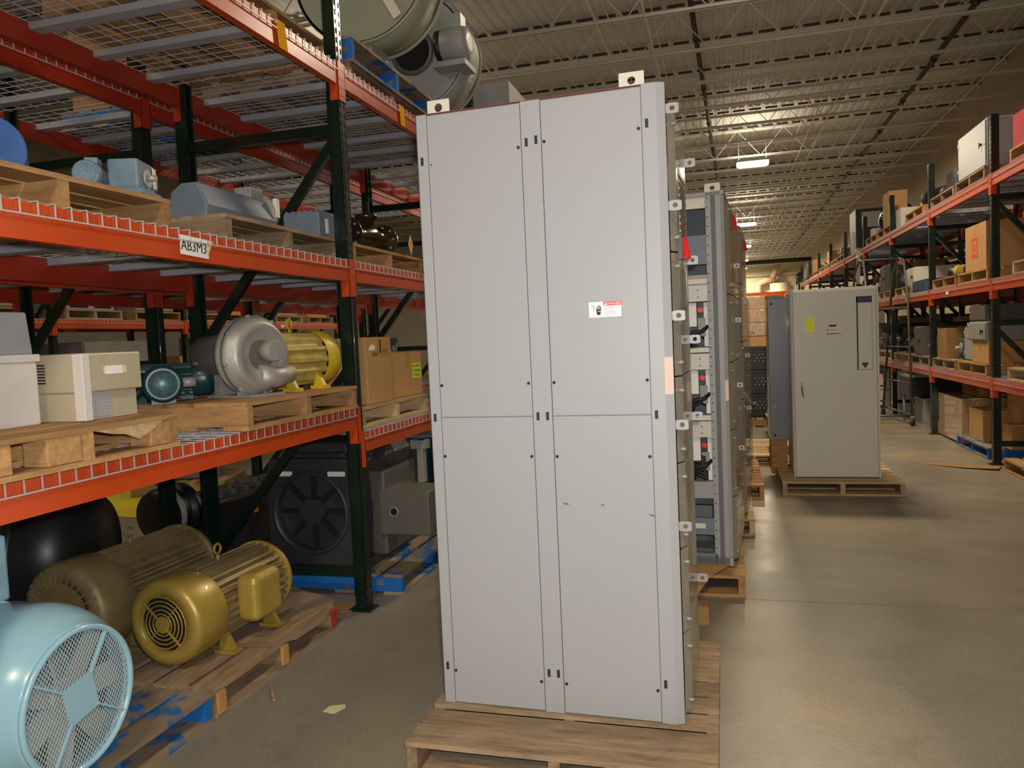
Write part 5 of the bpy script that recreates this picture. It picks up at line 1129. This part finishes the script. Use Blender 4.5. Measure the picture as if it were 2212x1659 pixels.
# ground level right ---------------------------------------------------
pallet('blue pallet under the stacked cartons at the near right post', 3.25, 9.85, 0, 1.05, 1.15, kind='wood_blue')
wrapped_stack('large film-wrapped cardboard load on the floor between the near right posts', 3.20, 10.84, 0.02, 0.90, 1.04, 0.55, 0, 1, 1, 1)
carton('dark brown wrapped carton on top of the large wrapped load', 3.30, 10.85, 0.571, 0.6, 0.75, 0.30, m='card_dark')
carton('tall cardboard box on the blue pallet, lower of the front pair', 3.05, 9.95, 0.127, 0.5, 0.5, 0.36)
carton('cardboard box standing upright beside the near right post on the blue pallet', 3.3, 9.6, 0.127, 0.45, 0.4, 0.55)
carton('long brown box on the blue pallet behind the near right post', 3.2, 9.25, 0.127, 0.6, 0.28, 0.26)
pallet('pine pallet on the floor at the right picture edge', 3.22, 8.05, 0, 1.1, 1.15, kind='wood')
carton('red box on the pine pallet at the right picture edge', 3.3, 8.3, 0.127, 0.5, 0.4, 0.34, m='redbox', tape=False)
carton('brown carton on the pine pallet behind the red box', 3.4, 7.75, 0.127, 0.5, 0.5, 0.4, m='card_dark')
sheet('cardboard_sheet', ([(2.05, 9.0, 0.004), (2.35, 8.72, 0.012), (2.62, 8.60, 0.02)], [(2.10, 9.12, 0.004), (2.45, 8.92, 0.008), (2.72, 8.84, 0.012)]), 0.004, 'card_dark', 'flat curled cardboard sheet on the floor at the near right post')
t = thing('black_bin', 'black open bin on grey legs under the right rack past the second post', 'bin', (3.05, 12.8, 0))
MB().box(-0.40, 0.40, -0.3, 0.3, 0.42, 0.72).obj('bin_body', 'black', t, 0.01); MB().box(-0.42, 0.42, -0.32, 0.32, 0.70, 0.73).obj('bin_rim', 'zinc', t)
for sx in (-.36, .36):
    for sy in (-.26, .26): MB().cyl((sx, sy, 0), (sx, sy, 0.42), 0.02, 8).obj('leg', 'zinc', t)
enclosure('silver-grey box on the floor under the black bin', 3.05, 12.8, 0, 0.55, 0.42, 0.38, -PI/2, 'mcc_dk', 'box', door=False)
for i, (y, k, lab) in enumerate(((14.2, 'white', 'white appliance cabinet on the floor behind the rolling ladder'), (14.9, 'dkgrey', 'dark grey cabinet on the floor past the white appliance'), (17.2, 'grey_paint', 'grey cabinet under the fifth bay of the right rack'), (19.6, 'beige', 'beige cabinet under the sixth bay of the right rack'))):
    enclosure(lab, 3.1, y, 0, 0.55, 0.6, 0.72, -PI/2, k if k != 'white' else 'offwhite')
drum('dark short drum on the floor beside the second right post', 2.95, 12.1, 0, 0.12, 0.24, 'dkgrey')
drum('brown short drum on the floor next to the dark drum', 2.95, 11.83, 0, 0.10, 0.2, 'card_dark')
wrapped_stack('film-wrapped load under the fourth bay of the right rack', 3.2, 15.6, 0.001, 0.85, 0.9, 0.6, 0, 2, 1, 2)
# rolling ladder
t = thing('rolling_ladder', 'grey steel rolling ladder with caster wheels standing in the aisle by the right rack', 'ladder', (2.30, 12.9, 0), 0.10)
for s in (-0.28, 0.28):
    MB().tube([(s, 0.75, 0.12), (s, 0.15, 2.30), (s, -0.15, 2.48), (s, -0.35, 2.44), (s, -0.50, 1.9), (s, -0.62, 0.12)], 0.017, 8).obj('side_rail', 'dkgrey', t)
    MB().cyl((s, 0.75, 0.16), (s, -0.62, 0.16), 0.017, 8).obj('base_rail', 'dkgrey', t)
    for z in (0.62, 1.15): MB().cyl((s, 0.75-z*0.27+0.02, z), (s, -0.60+z*0.04, z), 0.012, 8).obj('side_brace', 'dkgrey', t)
for k in range(6): MB().box(-0.28, 0.28, 0.68-k*0.085-0.06, 0.68-k*0.085+0.06, 0.25+k*0.25, 0.27+k*0.25).obj('step_tread', 'dkgrey', t, 0.003)
MB().box(-0.29, 0.29, -0.5, 0.2, 1.72, 1.75).obj('platform', 'dkgrey', t)
for x in (-0.28, 0.28):
    for y in (0.75, -0.62):
        w_ = MB().cyl((x-0.02, y, 0.06), (x+0.02, y, 0.06), 0.06, 16).obj('caster_wheel', 'rubber', t); MB().box(x-0.026, x+0.026, y-0.02, y+0.02, 0.06, 0.15).obj('caster_fork', 'zinc', w_)
MB().cyl((-0.28, 0.75, 0.16), (0.28, 0.75, 0.16), 0.017, 8).cyl((-0.28, -0.62, 0.16), (0.28, -0.62, 0.16), 0.017, 8).cyl((-0.28, -0.15, 2.48), (0.28, -0.15, 2.48), 0.015, 8).obj('cross_bar', 'dkgrey', t)
# hanging plastic strip by the fourth post, far shelf fronts
tag(MB().tube([(2.63, 16.55, 3.0), (2.62, 16.5, 2.8), (2.61, 16.52, 2.5), (2.61, 16.55, 2.3)], [0.05, 0.035, 0.05, 0.03], 10).obj('plastic_film', 'film'), 'loose clear plastic film hanging off the top right beam', 'plastic film')
# beyond the rack end: far goods near the end wall
for i, (x, y, w_, h_, m, lab) in enumerate(((1.9, 34.6, 1.2, 1.5, 'black', 'black machine in front of the far crosswise rack'), (-0.6, 40, 1.5, 1.2, 'card', 'carton load at the far end of the aisle'), (5.0, 30.5, 1.2, 2.0, 'grey_paint', 'grey cabinet past the end of the right rack'))):
    if m == 'card': carton(lab, x, y, 0, w_, 1.0, h_)
    else: enclosure(lab, x, y, 0, w_, 1.0, h_, 0, m)
for i in range(4): pallet('pallet on the far crosswise rack, %s from the left' % ordn[i].replace('nearest', 'first'), -0.95+1.15*i, 36.5, 1.8+0.003 if i % 2 else 1.1+0.003, 1.0, 1.0, kind='wood_pale'); 
for i in range(4): carton('carton on the far crosswise rack, %s from the left' % ordn[i].replace('nearest', 'first'), -0.95+1.15*i, 36.5, (1.8 if i % 2 else 1.1)+0.13, 0.8, 0.8, 0.4)

# rear right rack contents, dark filler added to keep the view behind shelves dark
for b in range(6):
    for lev, z in [q for q in (('floor', 0.0), ('lower', 0.912), ('middle', 1.932), ('top', 2.992)) if not (b == 0 and q[0] in ('lower', 'top'))]:
        k = (b*3+len(lev)) % 4; y = 6.53+b*BAY+1.22; hh = {'floor': 0.72, 'lower': 0.75, 'middle': 0.78, 'top': 0.45}[lev]
        nm = '%s added at the %s level of the rear right rack, %s bay' % (['brown crate', 'dark grey cabinet', 'dark carton', 'black case'][k], lev, ordn[b])
        if k in (0, 2): carton('broad '+nm, 4.54, y, z, 0.86, 1.9-0.2*k, hh*(1-0.12*k*0.5), m='card_dark')
        else: enclosure('broad '+nm, 4.54, y, z, 1.9-0.1*k, 0.86, hh*(1-0.05*k), -PI/2, ['', 'dkgrey', '', 'black'][k], knob=False)
for b in (0, 1):
    for i in range(3): pass
